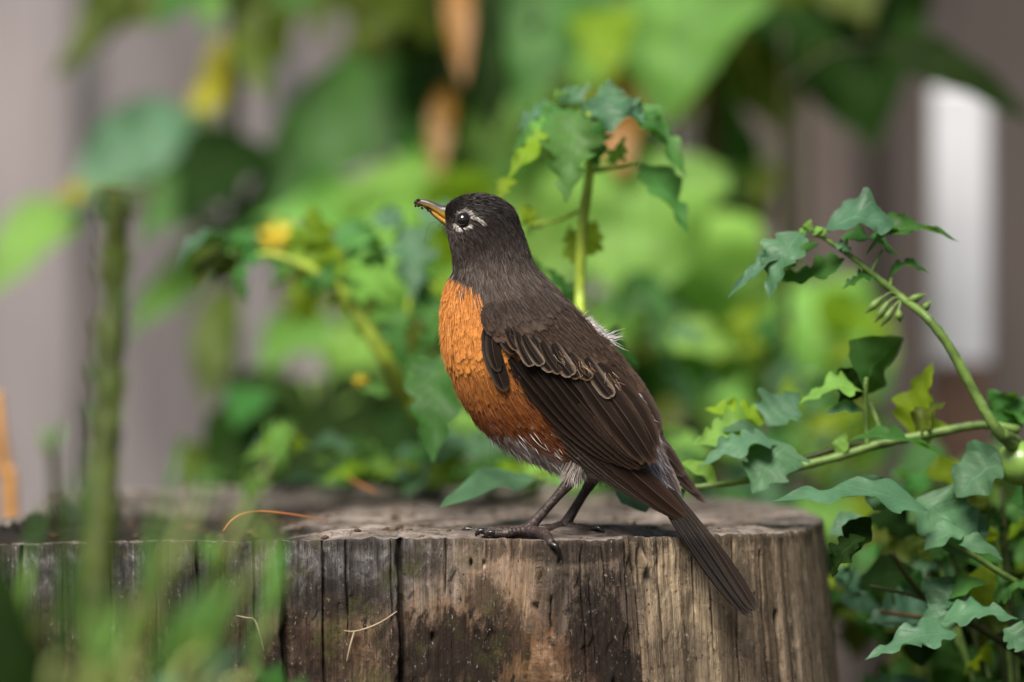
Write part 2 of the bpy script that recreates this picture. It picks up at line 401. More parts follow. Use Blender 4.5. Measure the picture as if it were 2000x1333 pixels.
def box_mesh(name, sx, sy, sz, bev=.003):
    import bmesh
    bm = bmesh.new(); bmesh.ops.create_cube(bm, size=1)
    bmesh.ops.scale(bm, vec=(sx, sy, sz), verts=bm.verts); bmesh.ops.translate(bm, vec=(0, 0, sz / 2), verts=bm.verts)
    bmesh.ops.bevel(bm, geom=bm.edges[:], offset=bev, segments=1, affect='EDGES')
    me = bpy.data.meshes.new(name); bm.to_mesh(me); bm.free(); return me

FY = 1.75
def build_fence():
    bw = .142; gap = .016
    xs = P(1330, 700, FY)[0]
    for dark in (0, 1):
        f = empty('board_fence', (xs + (2 if dark else -2), FY, 0))
        tag(f, 'dark brown grey plank fence behind the white topped post' if dark else 'pale weathered grey plank fence behind the leafy plants',
            'fence', 'garden fence sections')
        me = box_mesh('board', bw, .02, 1.85); me.materials.append(M_boarddk if dark else M_board)
        x0 = xs + (bw / 2 + .004 if dark else -bw / 2 - .004)
        for i in range(30):
            b = bpy.data.objects.new('board', me); COL.objects.link(b); b.parent = f
            x = x0 + (1 if dark else -1) * i * (bw + gap)
            b.location = (x - f.location.x, random.uniform(-.004, .004), .02)
            b.rotation_euler = (0, random.uniform(-.004, .004), 0)
        rail = box_mesh('rail', 4.5, .04, .09); rail.materials.append(M_boarddk if dark else M_board)
        for z in (.3, 1.45):
            r = bpy.data.objects.new('rail', rail); COL.objects.link(r); r.parent = f
            r.location = (.25 if dark else -.25, .0335, z)
        post = box_mesh('post', .09, .09, 1.8); post.materials.append(M_boarddk if dark else M_board)
        for k in range(3):
            r = bpy.data.objects.new('post', post); COL.objects.link(r); r.parent = f
            r.location = ((-2 if dark else 2) + (1 if dark else -1) * (.15 + k * 2.0), .10, 0)
build_fence()

def build_white_post():
    y = 1.15; c = P(1874, 712, y); t = P(1874, 172, y)
    wd = 112 * pxscale(y)
    p = empty('garden_post', (c[0], y, 0))
    tag(p, 'square garden post with white painted upper half and brown timber foot', 'post')
    a = box_mesh('timber_foot', wd * .97, wd * .97, c[2] + .001, .002)
    link_mesh('timber_foot', a, M_postbrown, None, False).parent = p
    b = link_mesh('painted_shaft', box_mesh('painted_shaft', wd, wd, t[2] - c[2], .003), M_white, None, False); b.parent = p; b.location = (0, 0, c[2])
build_white_post()

# ------------------------------------------------------------------ stump
def build_stump():
    rim_px = [(-40, 1066), (0, 1065), (100, 1064), (300, 1060), (500, 1056), (700, 1054), (900, 1053), (1010, 1054), (1060, 1057), (1120, 1056), (1200, 1053),
              (1300, 1049), (1400, 1046), (1500, 1042), (1560, 1036), (1597, 1026), (1607, 1015), (1595, 1004), (1550, 992), (1450, 980),
              (1300, 970), (1000, 962), (600, 960), (300, 965), (150, 975), (60, 1000), (0, 1012), (-60, 1024), (-105, 1042), (-90, 1058)]
    R = np.array([onz(a, b, TOPZ)[:2] for a, b in rim_px])
    cl = np.vstack([R[-3:], R, R[:4]])
    dense = catmull(cl, (len(cl) - 1) * 80 + 1)
    dense = dense[3 * 80:(3 + len(R)) * 80]
    seg = np.linalg.norm(np.diff(np.vstack([dense, dense[:1]]), axis=0), axis=1); s = np.concatenate([[0], np.cumsum(seg)]); tot = s[-1]
    cx, cy = .5 * (R[:, 0].min() + R[:, 0].max()), .5 * (R[:, 1].min() + R[:, 1].max())
    # front denser
    sfr = s[:16 * 80][-1]
    q = np.concatenate([np.linspace(0, sfr, 1150, endpoint=False), np.linspace(sfr, tot, 420, endpoint=False)])
    xy = np.stack([np.interp(q, s, np.append(dense[:, k], dense[0, k])) for k in (0, 1)], 1)
    n = len(xy); tang = nrm(np.roll(xy, -1, 0) - np.roll(xy, 1, 0)); out = np.stack([tang[:, 1], -tang[:, 0]], 1)
    # photo column of each rim point (front) -> cracks live along the rim
    ucoord = q - np.interp(P(1000, 1052, -.02)[0], xy[:700, 0], q[:700])
    pxu = 1000 + ucoord / S
    vs = np.concatenate([np.linspace(0, .085, 115), np.linspace(.087, TOPZ + .01, 40)])
    cracks = [  # column px, half width px, depth m, wander px, from v, to v
        (118, 2.5, .004, 5, 0, .09), (212, 3, .005, 4, 0, .06), (385, 4, .007, 4, 0, .12), (432, 2, .003, 3, .005, .03), (498, 2, .003, 3, 0, .05),
        (557, 6, .010, 4, 0, .2), (632, 2.5, .005, 3, 0, .2), (678, 2.2, .004, 4, 0, .05), (785, 6, .010, 5, 0, .25), (870, 2, .004, 2, 0, .03),
        (765, 2, .003, 3, 0, .04), (1074, 5, .013, 7, 0, .035), (1064, 3.5, .009, 5, .032, .16), (1095, 2, .004, 9, .028, .05), (1210, 2, .0035, 5, 0, .025),
        (1280, 4.5, .009, 2, 0, .018), (1286, 2.4, .006, 4, .016, .09), (1262, 1.8, .003, 3, 0, .05), (1418, 1.8, .003, 3, .0, .05),
        (1455, 1.8, .004, 3, 0, .06), (1510, 2.2, .004, 4, 0, .09), (1570, 2.5, .005, 6, .01, .12), (1605, 5, .006, 8, .04, .11), (1340, 1.6, .003, 4, .0, .06),
        (950, 1.6, .0025, 4, .0, .02), (1000, 1.6, .003, 3, 0, .02), (300, 2, .004, 5, 0, .1), (40, 3, .005, 6, 0, .14), (1155, 1.8, .003, 8, .01, .07), (1180, 1.6, .003, 6, .02, .06)]
    DISP = np.zeros((len(vs), n)); UX = np.broadcast_to(pxu, DISP.shape); VV = np.broadcast_to(vs[:, None], DISP.shape)
    for i, (c, hw, dp, wn, v0, v1) in enumerate(cracks):
        wob = wn * 1.1 * np.array([mnoise.fractal(Vector((v * 38, i * 7.3, 2)), 1.3, 2.2, 4) for v in vs])
        wid = hw * np.array([.95 + .55 * mnoise.fractal(Vector((v * 70, i * 3.3, 9)), 1., 2., 3) for v in vs]).clip(.4) * np.where(vs > v1 * .6, 1 - .6 * smooth(v1 * .6, v1, vs), 1)
        mk = (1 - smooth(v1 * .85, v1, vs)) * smooth(v0 - .003, v0 + .002, vs)
        DISP -= dp * mk[:, None] * np.exp(-(np.abs(UX - c - wob[:, None]) / wid[:, None]) ** 2.6)
    nz = np.zeros_like(DISP); rr = np.random.default_rng(3)
    for k in range(26):      # long fibres: sums of slowly varying ridges
        f = rr.uniform(.02, .5); ph = rr.uniform(0, 6.28); fv = rr.uniform(5, 40); pv = rr.uniform(0, 6.28)
        nz += np.sin(UX * f + ph + .8 * np.sin(VV * fv + pv)) * .00011 / (f + .18)
    DISP += nz * .18
    for (c, v0, rx, rv, am) in [(1297, .014, 5, .006, -.0045), (1302, .013, 3.4, .0045, .0065), (1215, .070, 16, .008, .004), (1215, .070, 7, .004, -.004), (845, .048, 5, .003, -.004),
                                (1372, .010, 9, .007, .002), (1100, .018, 22, .010, .0022), (1080, .012, 8, .004, .002), (920, .012, 3, .002, -.004), (945, .012, 2.5, .0016, -.003)]:
        DISP += am * np.exp(-((UX - c) / rx) ** 2 - ((VV - v0) / rv) ** 2)
    # flake ledges: patches of lifted surface
    for i in range(60):
        c, v0 = rr.uniform(-50, 1600), rr.uniform(.0, .085); rx, rv = rr.uniform(6, 30), rr.uniform(.004, .016)
        d = ((UX - c - 6 * np.sin(VV * 300 + i)) / rx) ** 2 + ((VV - v0 + .002 * np.sin(UX * .25 + i)) / rv) ** 2
        DISP += rr.uniform(-.0010, .0009) * (1 - smooth(.7, 1.0, d))
    flare = np.interp(vs, [0, .02, .085, .25, .39], [0, .0015, .0085, .022, .05])
    rimz = np.array([.0014 * mnoise.noise(Vector((p[0] * 40, p[1] * 40, 1))) + .0010 * mnoise.fractal(Vector((p[0] * 170, p[1] * 170, 4)), .8, 2.1, 4) for p in xy])
    rnd = np.interp(vs, [0, .0008, .002], [-.0008, -.0002, 0])
    XY = xy[None] + out[None] * (DISP + flare[:, None] + rnd[:, None])[..., None]
    Z = TOPZ - vs[:, None] + rimz[None] * np.exp(-vs / .01)[:, None]
    V = np.concatenate([XY, Z[..., None]], -1).reshape(-1, 3)
    UV = np.stack(np.broadcast_arrays(ucoord[None], vs[:, None]), -1).reshape(-1, 2)
    root = empty('tree_stump', (cx, cy, 0))
    tag(root, 'weathered cut tree stump with cracked grey brown side and rotten hollow top', 'stump')
    F = grid_faces(len(vs), n, True)[:, ::-1]
    link_mesh('stump_side', mesh_np('stump_side', V, F, UV), wood_side_material(), root)
    # ---- top
    ts = np.concatenate([np.linspace(1, .93, 14), np.linspace(.92, .0, 60)])
    c0 = np.array([cx, cy])
    front = XY[0]
    T = c0 + (front[None] - c0) * ts[:, None, None]
    Zt = np.zeros((len(ts), n)); C = np.zeros((len(ts), n, 3))
    x_l = P(640, 1040, 0)[0]
    yb, yf = xy[:, 1].max(), xy[:, 1].min()
    for i, t in enumerate(ts):
        X, Y = T[i, :, 0], T[i, :, 1]
        e = (1 - t) * .2
        left = 1 - smooth(P(430, 1040)[0], P(720, 1040)[0], X + .012 * np.sin(Y * 60))
        back = smooth(-.02, .16, Y - cy + .05 * np.sin(X * 20)) * (1 - smooth(P(900, 1000)[0], P(1300, 1000)[0], X))
        sink = smooth(.006, .014, e) * left * .009 + smooth(.008, .016, e) * back * .005
        nzv = np.array([mnoise.fractal(Vector((a * 18, b * 45, .3)), 1.0, 2.1, 4) for a, b in zip(X, Y)]) if i % 1 == 0 else 0
        amp = .0009 + .003 * left * smooth(.004, .02, e) + .0025 * smooth(.05, .12, Y - yf) 
        ridge = .0035 * np.exp(-((Y - (yf + .085 + .012 * np.sin(X * 25))) / .012) ** 2) * (1 - left)
        Zt[i] = TOPZ + rimz * (1 - smooth(0, .02, e)) - sink + nzv * amp * smooth(0, .006, e) + ridge * smooth(.01, .03, e)
        backrim = smooth(0, .1, Y - cy)
        Zt[i] += .0035 * backrim * (1 - smooth(.008, .018, e)) * (1 - smooth(P(950, 1000)[0], P(1200, 1000)[0], X)) * 1.0
        C[i, :, 0] = np.clip(left * smooth(.004, .010, e) + .6 * back * smooth(.008, .014, e), 0, 1)
        C[i, :, 1] = 1 - smooth(.003 + .006 * backrim, .010 + .008 * backrim, e)
    Zt[0] = Z[0]
    V = np.concatenate([T, Zt[..., None]], -1).reshape(-1, 3)
    link_mesh('cut_top', mesh_np('cut_top', V, grid_faces(len(ts), n, True), None, C.reshape(-1, 3)), wood_top_material(), root)
    return root
stump = build_stump()
_side = [c for c in stump.children if c.name.startswith('stump_side')][0]
_sb = BVHTree.FromPolygons([v.co[:] for v in _side.data.vertices], [p.vertices[:] for p in _side.data.polygons])
def FRONT(px, py):
    h = _sb.ray_cast(Vector(CAM), Vector(_dir(px, py)).normalized()); return h[0].y if h[0] else -.03

# ================================================================== BIRD
def body_surface():
    st = [((868, 406), (872, 436), 14), ((876, 397), (873, 447), 28), ((890, 387), (874, 458), 40), ((912, 379), (878, 478), 50), ((942, 377), (882, 500), 57),
          ((975, 385), (884, 516), 60), ((1002, 405), (885, 527), 60), ((1018, 440), (882, 538), 60), ((1030, 476), (876, 549), 64), ((1046, 517), (868, 568), 74),
          ((1082, 558), (861, 605), 90), ((1112, 590), (860, 645), 102), ((1142, 622), (865, 690), 110), ((1172, 655), (879, 732), 112), ((1196, 690), (899, 780), 108),
          ((1222, 728), (935, 833), 100), ((1246, 768), (985, 872), 88), ((1266, 806), (1040, 901), 76), ((1283, 850), (1100, 922), 60), ((1296, 890), (1170, 930), 44),
          ((1313, 935), (1225, 950), 28), ((1330, 972), (1280, 985), 14)]
    n = 140
    A = catmull([(*b, *f, h) for b, f, h in st], n)
    B = np.array([P(a[0], a[1], 0) for a in A]); Fp = np.array([P(a[2], a[3], 0) for a in A])
    H = (B - Fp) / 2; hl = np.linalg.norm(H, axis=1, keepdims=True); H = H * (1 - np.minimum(.0010 / hl, .2))
    return (B + Fp) / 2, H, A[:, 4] * S - .0006, A
BC, BH, BD, BA = body_surface()
NU = len(BC)
def bsurf(u, th):
    """u in 0..1, th 0=back pi=belly; near side where sin(th)>0"""
    u = np.asarray(u, float); f = np.clip(u, 0, 1) * (NU - 1)
    def ip(a): return np.stack([np.interp(f, np.arange(NU), a[:, k]) for k in range(3)], -1)
    c, h = ip(BC), ip(BH); d = np.interp(f, np.arange(NU), BD)
    cs, sn = np.cos(th), np.sin(th)
    e = .88
    cs2 = np.sign(cs) * np.abs(cs) ** e; sn2 = np.sign(sn) * np.abs(sn) ** e
    p = c + h * cs2[..., None]; p[..., 1] -= d * sn2
    return p
def pix(p):
    """photo pixel of world points"""
    v = np.asarray(p) - CAM; k = 36.0 / (2000 * FOC)
    z = v @ _r0
    return 1000 + v[..., 0] / z / k, 666.5 - (v @ _u0) / z / k
def bnorm(u, th):
    e = 1e-3
    a = bsurf(u + e, th) - bsurf(u - e, th); b = bsurf(u, th + e) - bsurf(u, th - e)
    nn = nrm(np.cross(b, a)); f = np.clip(u, 0, 1) * (NU - 1)
    c = np.stack([np.interp(f, np.arange(NU), BC[:, k]) for k in range(3)], -1)
    s = np.sign(np.sum(nn * (bsurf(u, th) - c), -1)); return nn * s[..., None], nrm(a)

HOOD, CROWN, NECK = (.021, .0140, .0115), (.0095, .0064, .0052), (.068, .050, .042)
BACK, ORANGE, RUST, WHITE, LILAC = (.068, .043, .029), (.56, .222, .046), (.19, .053, .010), (.50, .45, .42), (.42, .38, .42)
def lerp3(a, b, t): return np.asarray(a) * (1 - t)[..., None] + np.asarray(b) * t[..., None]
def plumage(px, py, cs, r):
    """pigment of the plumage and a region number: 0 hood 1 back 2 breast 3 belly"""
    px, py, cs = map(np.asarray, (px, py, cs))
    jx, jy = (r[0] - .5) * 8, (r[1] - .5) * 8
    line = 538 + np.clip(px - 880, 0, 70) * .62
    org = (py + jy > line) & (cs + (r[2] - .5) * .08 < np.interp(py, [540, 600, 700, 800, 860, 930], [-.2, -.24, .0, .25, .2, -.1]))
    hood = (~org) & (py + jy < 555 + np.clip(px - 950, -80, 120) * .05)
    # hood colours
    neck = smooth(470, 545, py + jy * 2) * smooth(880, 930, px) * .85 + .15 * r[3]
    ch = lerp3(HOOD, NECK, np.clip(neck, 0, 1))
    crown = (1 - smooth(400, 450, py - (px - 900) * .28)) * smooth(868, 885, px)
    ch = lerp3(ch, CROWN, np.clip(crown, 0, 1) * .9)
    throat = smooth(.55, .85, -cs) * smooth(470, 485, py) * (r[4] > .75)
    ch = lerp3(ch, (.25, .22, .22), throat * .7)
    cb = lerp3(BACK, NECK, 1 - smooth(545, 660, py + jy * 3))
    cb = cb * (.75 + .5 * r[3])[..., None]
    lil = (px > 1190 + jx) & (py > 705) & (cs > .3)
    lil |= (px + jx > 1128) & (py + jy > 612) & (py + jy < 668) & (cs > .93)
    cb = np.where((lil & (r[4] > .15))[..., None], np.asarray(LILAC) * (.5 + .6 * r[2])[..., None], cb)
    org2 = (px > 1195) & (py > 708) & (py < 760) & (cs > .5) & (r[4] > .6)
    cb = np.where(org2[..., None], np.array([.5, .19, .05]), cb)
    lower = smooth(650, 830, py + jy + (px - 900) * .12)
    co = lerp3(ORANGE, RUST, lower) * (.92 + .16 * r[3])[..., None]
    wh = smooth(.62, .86, -cs + (r[1] - .5) * .35) * smooth(815, 865, py)
    wh = np.maximum(wh, smooth(905, 925, py + jy))
    co = lerp3(co, np.asarray(WHITE) * .8, np.clip(wh, 0, 1))
    col = np.where(hood[..., None], ch, np.where(org[..., None], co, cb))
    vent = (~hood) & (~org) & (py > 895) & (cs < .55)
    col = np.where(vent[..., None], np.array(WHITE) * (.35 + .4 * r[2])[..., None], col)
    reg = np.where(hood, 0, np.where(org, np.where((py > 840) & (wh > .3), 3, 2), np.where(vent, 3, 1)))
    return col, reg

robin = empty('robin', P(1050, 1050, 0))
robin.location = (P(1050, 1000)[0], 0, TOPZ)
tag(robin, 'orange breasted robin with dark hood standing on the stump edge', 'bird')

# continuous body skin
U = np.linspace(0, 1, NU); TH = np.linspace(0, 2 * np.pi, 72, endpoint=False)
UU, TT = np.meshgrid(U, TH, indexing='ij')
BV = bsurf(UU, TT)
bx, by = pix(BV)
bcol, _ = plumage(bx, by, np.cos(TT), np.full((5,) + UU.shape, .5))
EYE_PX = (904.5, 430.0)
bvV = BV.reshape(-1, 3); bvF = grid_faces(NU, 72, True)
bvV2 = np.vstack([bvV, BC[0], BC[-1]]); k0 = NU * 72
capF = [[(j + 1) % 72, j, k0] for j in range(72)] + [[(NU - 1) * 72 + j, (NU - 1) * 72 + (j + 1) % 72, k0 + 1] for j in range(72)]
me = bpy.data.meshes.new('body'); me.from_pydata(bvV2.tolist(), [], bvF.tolist() + capF); me.update()
ca = me.color_attributes.new('Col', 'FLOAT_COLOR', 'POINT')
cc = np.ones((len(bvV2), 4)); cc[:k0, :3] = bcol.reshape(-1, 3) * .95; cc[k0:, :3] = .02; ca.data.foreach_set('color', cc.ravel())
me.uv_layers.new(name='UVMap')
def skin_material():
    m = N('body_down'); b = m.bsdf(Base_Color=m.n('Attribute', attribute_name='Col').outputs[0], Roughness=.9); return m.done(b.outputs[0])
body = link_mesh('body', me, skin_material(), robin)
BVH = BVHTree.FromPolygons([tuple(v) for v in bvV2], bvF.tolist() + capF)
def ray_y(px, py):
    d = Vector(_dir(px, py)).normalized(); h = BVH.ray_cast(Vector(CAM), d)
    return h[0].y if h[0] else None

def small_feathers(base, T, Nn, Ln, Wd, lift, col, tipcol, tipamt, curl=.5, rows=6):
    """vectorised vane-shaped feathers: returns V,F,uv,col"""
    n = len(base)
    u = np.linspace(0, 1, rows); hw = np.array([np.interp(x, [0, .25, .6, .85, 1], [.45, .8, 1, .72, .22]) for x in u])
    v = np.array([-1, 0, 1.])
    Sd = nrm(np.cross(Nn, T))
    h = lift[:, None] * (u[None] ** .7) * (1 - curl * u[None] ** 2)
    c = base[:, None] + T[:, None] * (Ln[:, None] * u[None])[..., None] + Nn[:, None] * h[..., None]
    Vv = c[:, :, None] + Sd[:, None, None] * (Wd[:, None, None] * hw[None, :, None] * v[None, None])[..., None]
    Vv = Vv - Nn[:, None, None] * (np.abs(v)[None, None] * Wd[:, None, None] * hw[None, :, None] * .22)[..., None]
    V = Vv.reshape(-1, 3)
    g = grid_faces(rows, 3)[:, ::-1]
    F = (g[None] + (np.arange(n) * rows * 3)[:, None, None]).reshape(-1, 4)
    uv = np.stack(np.broadcast_arrays(u[None, :, None], v[None, None, :]), -1)
    uv = np.broadcast_to(uv, (n, rows, 3, 2)).reshape(-1, 2)
    k = (np.interp(u, [0, .3, .7, .9, 1], [0, .1, .3, 1, 1])[None, :, None] * tipamt[:, None, None])
    kv = np.maximum(k, .6 * k.max(1, keepdims=True) * (np.abs(v) > .5)[None, None] * np.interp(u, [0, .5, 1], [0, .4, 1])[None, :, None])
    root_tone = np.interp(u, [0, .4, 1], [.95, 1, 1])[None, :, None]  # roots slightly darker, the feather's own grey down
    cl = (col[:, None, None] * root_tone[..., None]) * (1 - kv[..., None]) + tipcol[:, None, None] * kv[..., None]
    return V, F, uv, cl.reshape(-1, 3)

def build_plumage():
    P0, T0, N0, Lz, PX, PY, CS, = [], [], [], [], [], [], []
    # march along the body, feather size depending on the place
    arc = np.concatenate([[0], np.cumsum(np.linalg.norm(np.diff(BC, axis=0), axis=1))]); tot = arc[-1]
    s = .0008
    while s < tot * .985:
        u = np.interp(s, arc, np.linspace(0, 1, NU))
        px, py = pix(BC[int(u * (NU - 1))])
        L0 = np.interp(u, [0, .08, .2, .3, .42, .55, .8, 1], [.0020, .0028, .0038, .0052, .0088, .011, .012, .012])
        hh = np.linalg.norm(BH[int(u * (NU - 1))]); dd = BD[int(u * (NU - 1))]
        per = 2 * np.pi * math.sqrt((hh * hh + dd * dd) / 2)
        k = max(8, int(per / (L0 * .27)))
        th = (np.arange(k) + rng.uniform(0, 1)) / k * 2 * np.pi + rng.normal(0, .25 / k * 6.28, k)
        uu = np.clip(u + rng.normal(0, .35 * L0 * .28 / tot, k) * 2, 0.002, .985)
        p = bsurf(uu, th); nn, tt = bnorm(uu, th)
        P0.append(p); N0.append(nn); T0.append(tt); Lz.append(np.full(k, L0)); a, b = pix(p); PX.append(a); PY.append(b); CS.append(np.cos(th))
        s += L0 * .20
    P0, T0, N0, Lz, PX, PY, CS = [np.concatenate(x) for x in (P0, T0, N0, Lz, PX, PY, CS)]
    n = len(P0); r = rng.random((5, n))
    col, reg = plumage(PX, PY, CS, r)
    # facial flow: away from the beak, around the eye
    er = np.hypot(PX - EYE_PX[0], PY - EYE_PX[1])
    keep = er > 17
    near_e = np.exp(-((er - 16) / 14) ** 2)
    off = np.stack([PX - EYE_PX[0], np.zeros(n), -(PY - EYE_PX[1])], 1)
    tang = nrm(T0 + nrm(off) * (near_e * .9)[:, None])
    tang = nrm(tang - N0 * np.sum(tang * N0, 1, keepdims=True))
    # ear coverts sweep downwards like in the photo
    ear = np.exp(-(((PX - 925) / 45) ** 2 + ((PY - 475) / 30) ** 2))
    tang = nrm(tang + np.array([.5, 0, -.8]) * (ear * .8)[:, None] + rng.normal(0, .10, (n, 3)))
    tang = nrm(tang - N0 * np.sum(tang * N0, 1, keepdims=True))
    Ln = Lz * rng.uniform(.85, 1.35, n); Wd = Lz * rng.uniform(.20, .31, n); lift = Lz * rng.uniform(.012, .05, n)
    head = PY < 545
    Wd = np.where(head, Wd * .8, Wd)
    # white fluffy belly and rump: longer thinner
    fl = (reg == 3); Ln = np.where(fl, Ln * 1.25, Ln); Wd = np.where(fl, Wd * .6, Wd)
    tip = np.clip(col * 1.35 + .012, 0, 1); tipamt = rng.uniform(.2, .9, n)
    br = reg == 2
    tip[br] = col[br] * np.array([1.04, 1.08, 1.2]) + .003; lift[br] *= .4
    pale = br & (PY > 790) & (rng.random(n) < .2); tip[pale] = (.42, .30, .22); tipamt[pale] = .9
    dk = br & (PY < 760) & (rng.random(n) < .012); col[dk] = (.12, .06, .03)
    nk = (reg == 0) & (PY > 480); tip[nk] = np.clip(col[nk] * 1.8 + .015, 0, 1)
    # white eye arcs
    ang = np.degrees(np.arctan2(-(PY - EYE_PX[1]), PX - EYE_PX[0]))
    up = (er < 20) & (ang > 5) & (ang < 150)
    streak = (np.abs((PY - 424) - (PX - 922) * .5) < 4) & (PX > 918) & (PX < 947)
    low = (er < 27) & (ang < -105) & (ang > -160) & (PX > 876)
    low &= PX > 874
    wht = (up & (rng.random(n) < .5)) | (streak & (rng.random(n) < .14)) | (low & (rng.random(n) < .5))
    col[wht] = np.array([.62, .58, .54]) * rng.uniform(.7, 1.1, (wht.sum(), 1)); tip[wht] = (.7, .66, .62)
    lore = (PX < 893) & (PY < 432) & (PY > 408) & ~wht; col[lore] *= .8
    names = ['hood_feathers', 'back_feathers', 'breast_feathers', 'belly_feathers']
    labs = ['blackish hood with broken white eye ring', 'grey brown back and rump feathers', 'bright orange breast feathers turning rust below', 'white fluffy belly and vent feathers']
    for k in range(4):
        q = keep & (reg == k)
        V, F, uv, c = small_feathers(P0[q], tang[q], N0[q], Ln[q], Wd[q], lift[q], col[q], tip[q], tipamt[q])
        mm = mesh_np(names[k], V, F, uv, c); soft_normals(mm, V, np.repeat(N0[q], 18, 0), .7)
        o = link_mesh(names[k], mm, M_plume, robin); o['kind'] = 'stuff'; o['label'] = labs[k]
build_plumage()

def strands(name, base, dirs, Ln, Wd, col, droop=0.15, parent=None, wild=1.0):
    """fine hair-like barbs: bent three-segment slivers"""
    n = len(base); u = np.array([0, .35, .7, 1]); wv = np.array([1, .85, .6, .08])
    side = nrm(np.cross(dirs, rng.normal(size=(n, 3)))); bend = rng.normal(0, .12 * wild, (n, 3)); bend[:, 2] -= droop
    c = base[:, None] + dirs[:, None] * (Ln[:, None] * u)[..., None] + bend[:, None] * (Ln[:, None] * u ** 2)[..., None]
    V = np.stack([c - side[:, None] * (Wd[:, None] * wv)[..., None], c + side[:, None] * (Wd[:, None] * wv)[..., None]], 2).reshape(-1, 3)
    F = (grid_faces(4, 2)[None] + (np.arange(n) * 8)[:, None, None]).reshape(-1, 4)
    uv = np.tile(np.array([[.2, .3]]), (len(V), 1)); cl = np.repeat(col, 8, 0)
    o = link_mesh(name, mesh_np(name, V, F, uv, cl), M_strand, parent); o['kind'] = 'stuff'; return o
def strand_material():
    m = N('feather_barbs'); b = m.bsdf(Base_Color=m.n('Attribute', attribute_name='Col').outputs[0], Roughness=.6); return m.done(b.outputs[0])
M_strand = strand_material()
def build_fluff():
    # fine barbs following the plumage so that feather edges dissolve
    n = 70000
    u = np.clip(rng.beta(1.25, 1.35, n), .008, .96); th = rng.uniform(0, 2 * np.pi, n)
    p = bsurf(u, th); nn, tt = bnorm(u, th); px, py = pix(p); cs = np.cos(th)
    rr = rng.random((5, n))
    for k in range(5):      # neighbouring barbs share a feather's tone
        rr[k] = np.array([mnoise.noise(Vector((a * 330 + k * 9, b * 330, c * 330))) for a, b, c in p]) * .45 + .5 + rng.normal(0, .06, n)
    rr = rr.clip(0, 1)
    col, reg = plumage(px, py, cs, rr)
    er = np.hypot(px - EYE_PX[0], py - EYE_PX[1])
    L0 = np.interp(u, [0, .1, .3, .5, 1], [.0014, .0022, .0036, .0060, .0080])
    ear = np.exp(-(((px - 925) / 45) ** 2 + ((py - 475) / 30) ** 2))
    d = nrm(tt + np.array([.5, 0, -.8]) * (ear * .7)[:, None] + nn * rng.uniform(.0, .10, n)[:, None] + rng.normal(0, .10, (n, 3)))
    d[:, 1] -= .0
    ok = er > 21
    tone = np.where(reg == 0, rng.uniform(.75, 1.5, n), rng.uniform(.82, 1.25, n))
    col = np.clip(col * tone[:, None], 0, .9)
    strands('fuzz', (p + nn * (.0003 + .05 * L0)[:, None])[ok], d[ok], (L0 * rng.uniform(.7, 1.2, n))[ok], np.full(n, .00010)[ok], col[ok], .0, robin, .35)
    # white belly fringe
    n = 2600; u = rng.uniform(.66, .93, n); th = np.pi + rng.normal(0, .55, n)
    p = bsurf(u, th); nn, tt = bnorm(u, th); px, py = pix(p)
    ok = (py > 838)
    col = np.tile(np.array([WHITE]), (n, 1)) * rng.uniform(.55, 1.0, (n, 1))
    d = nrm(tt + nn * rng.uniform(.1, .5, n)[:, None] + rng.normal(0, .15, (n, 3)))
    strands('belly_fluff', p[ok], d[ok], rng.uniform(.004, .009, n)[ok], np.full(n, .00018)[ok], col[ok], .1, robin)
    # white tuft poking out above the wing on the back, and lilac rump fluff
    B, Dd, Cc, LL = [], [], [], []
    for (a, b, m_, ln) in [((1142, 622), (1165, 640), 300, .0055), ((1163, 638), (1184, 662), 300, .0055), ((1186, 655), (1192, 664), 60, .010)]:
        for i in range(m_):
            t = rng.random(); x = a[0] + (b[0] - a[0]) * t - rng.uniform(0, 16); z = a[1] + (b[1] - a[1]) * t + rng.uniform(-2, 10)
            B.append(P(x, z, rng.uniform(-.02, -.002))); Dd.append(nrm(np.array([.75 + rng.normal(0, .2), rng.normal(0, .35), rng.normal(.05, .35)])))
            Cc.append(np.array([.68, .62, .64]) * rng.uniform(.6, 1.15)); LL.append(ln * rng.uniform(.5, 1.15))
    strands('back_tuft', np.array(B), np.array(Dd), np.array(LL), np.full(len(B), .00011), np.array(Cc), .05, robin)
    B, Dd, Cc, LL = [], [], [], []
    for i in range(1500):
        t = rng.random() ** .9; x = 1215 + 78 * t + 12 * math.sin(t * 3) + rng.uniform(-26, 4); z = 728 + 200 * t + rng.uniform(-12, 12)
        y = ray_y(x, z)
        B.append(P(x, z, (y if y else -.004) - .001)); Dd.append(nrm(np.array([.45 + rng.normal(0, .15), -.25 + rng.normal(0, .2), -1])))
        Cc.append(np.array([.56, .52, .56]) * rng.uniform(.4, 1.15)); LL.append(rng.uniform(.006, .013))
    strands('rump_fluff', np.array(B), np.array(Dd), np.array(LL), np.full(len(B), .00013), np.array(Cc), .02, robin)
build_fluff()

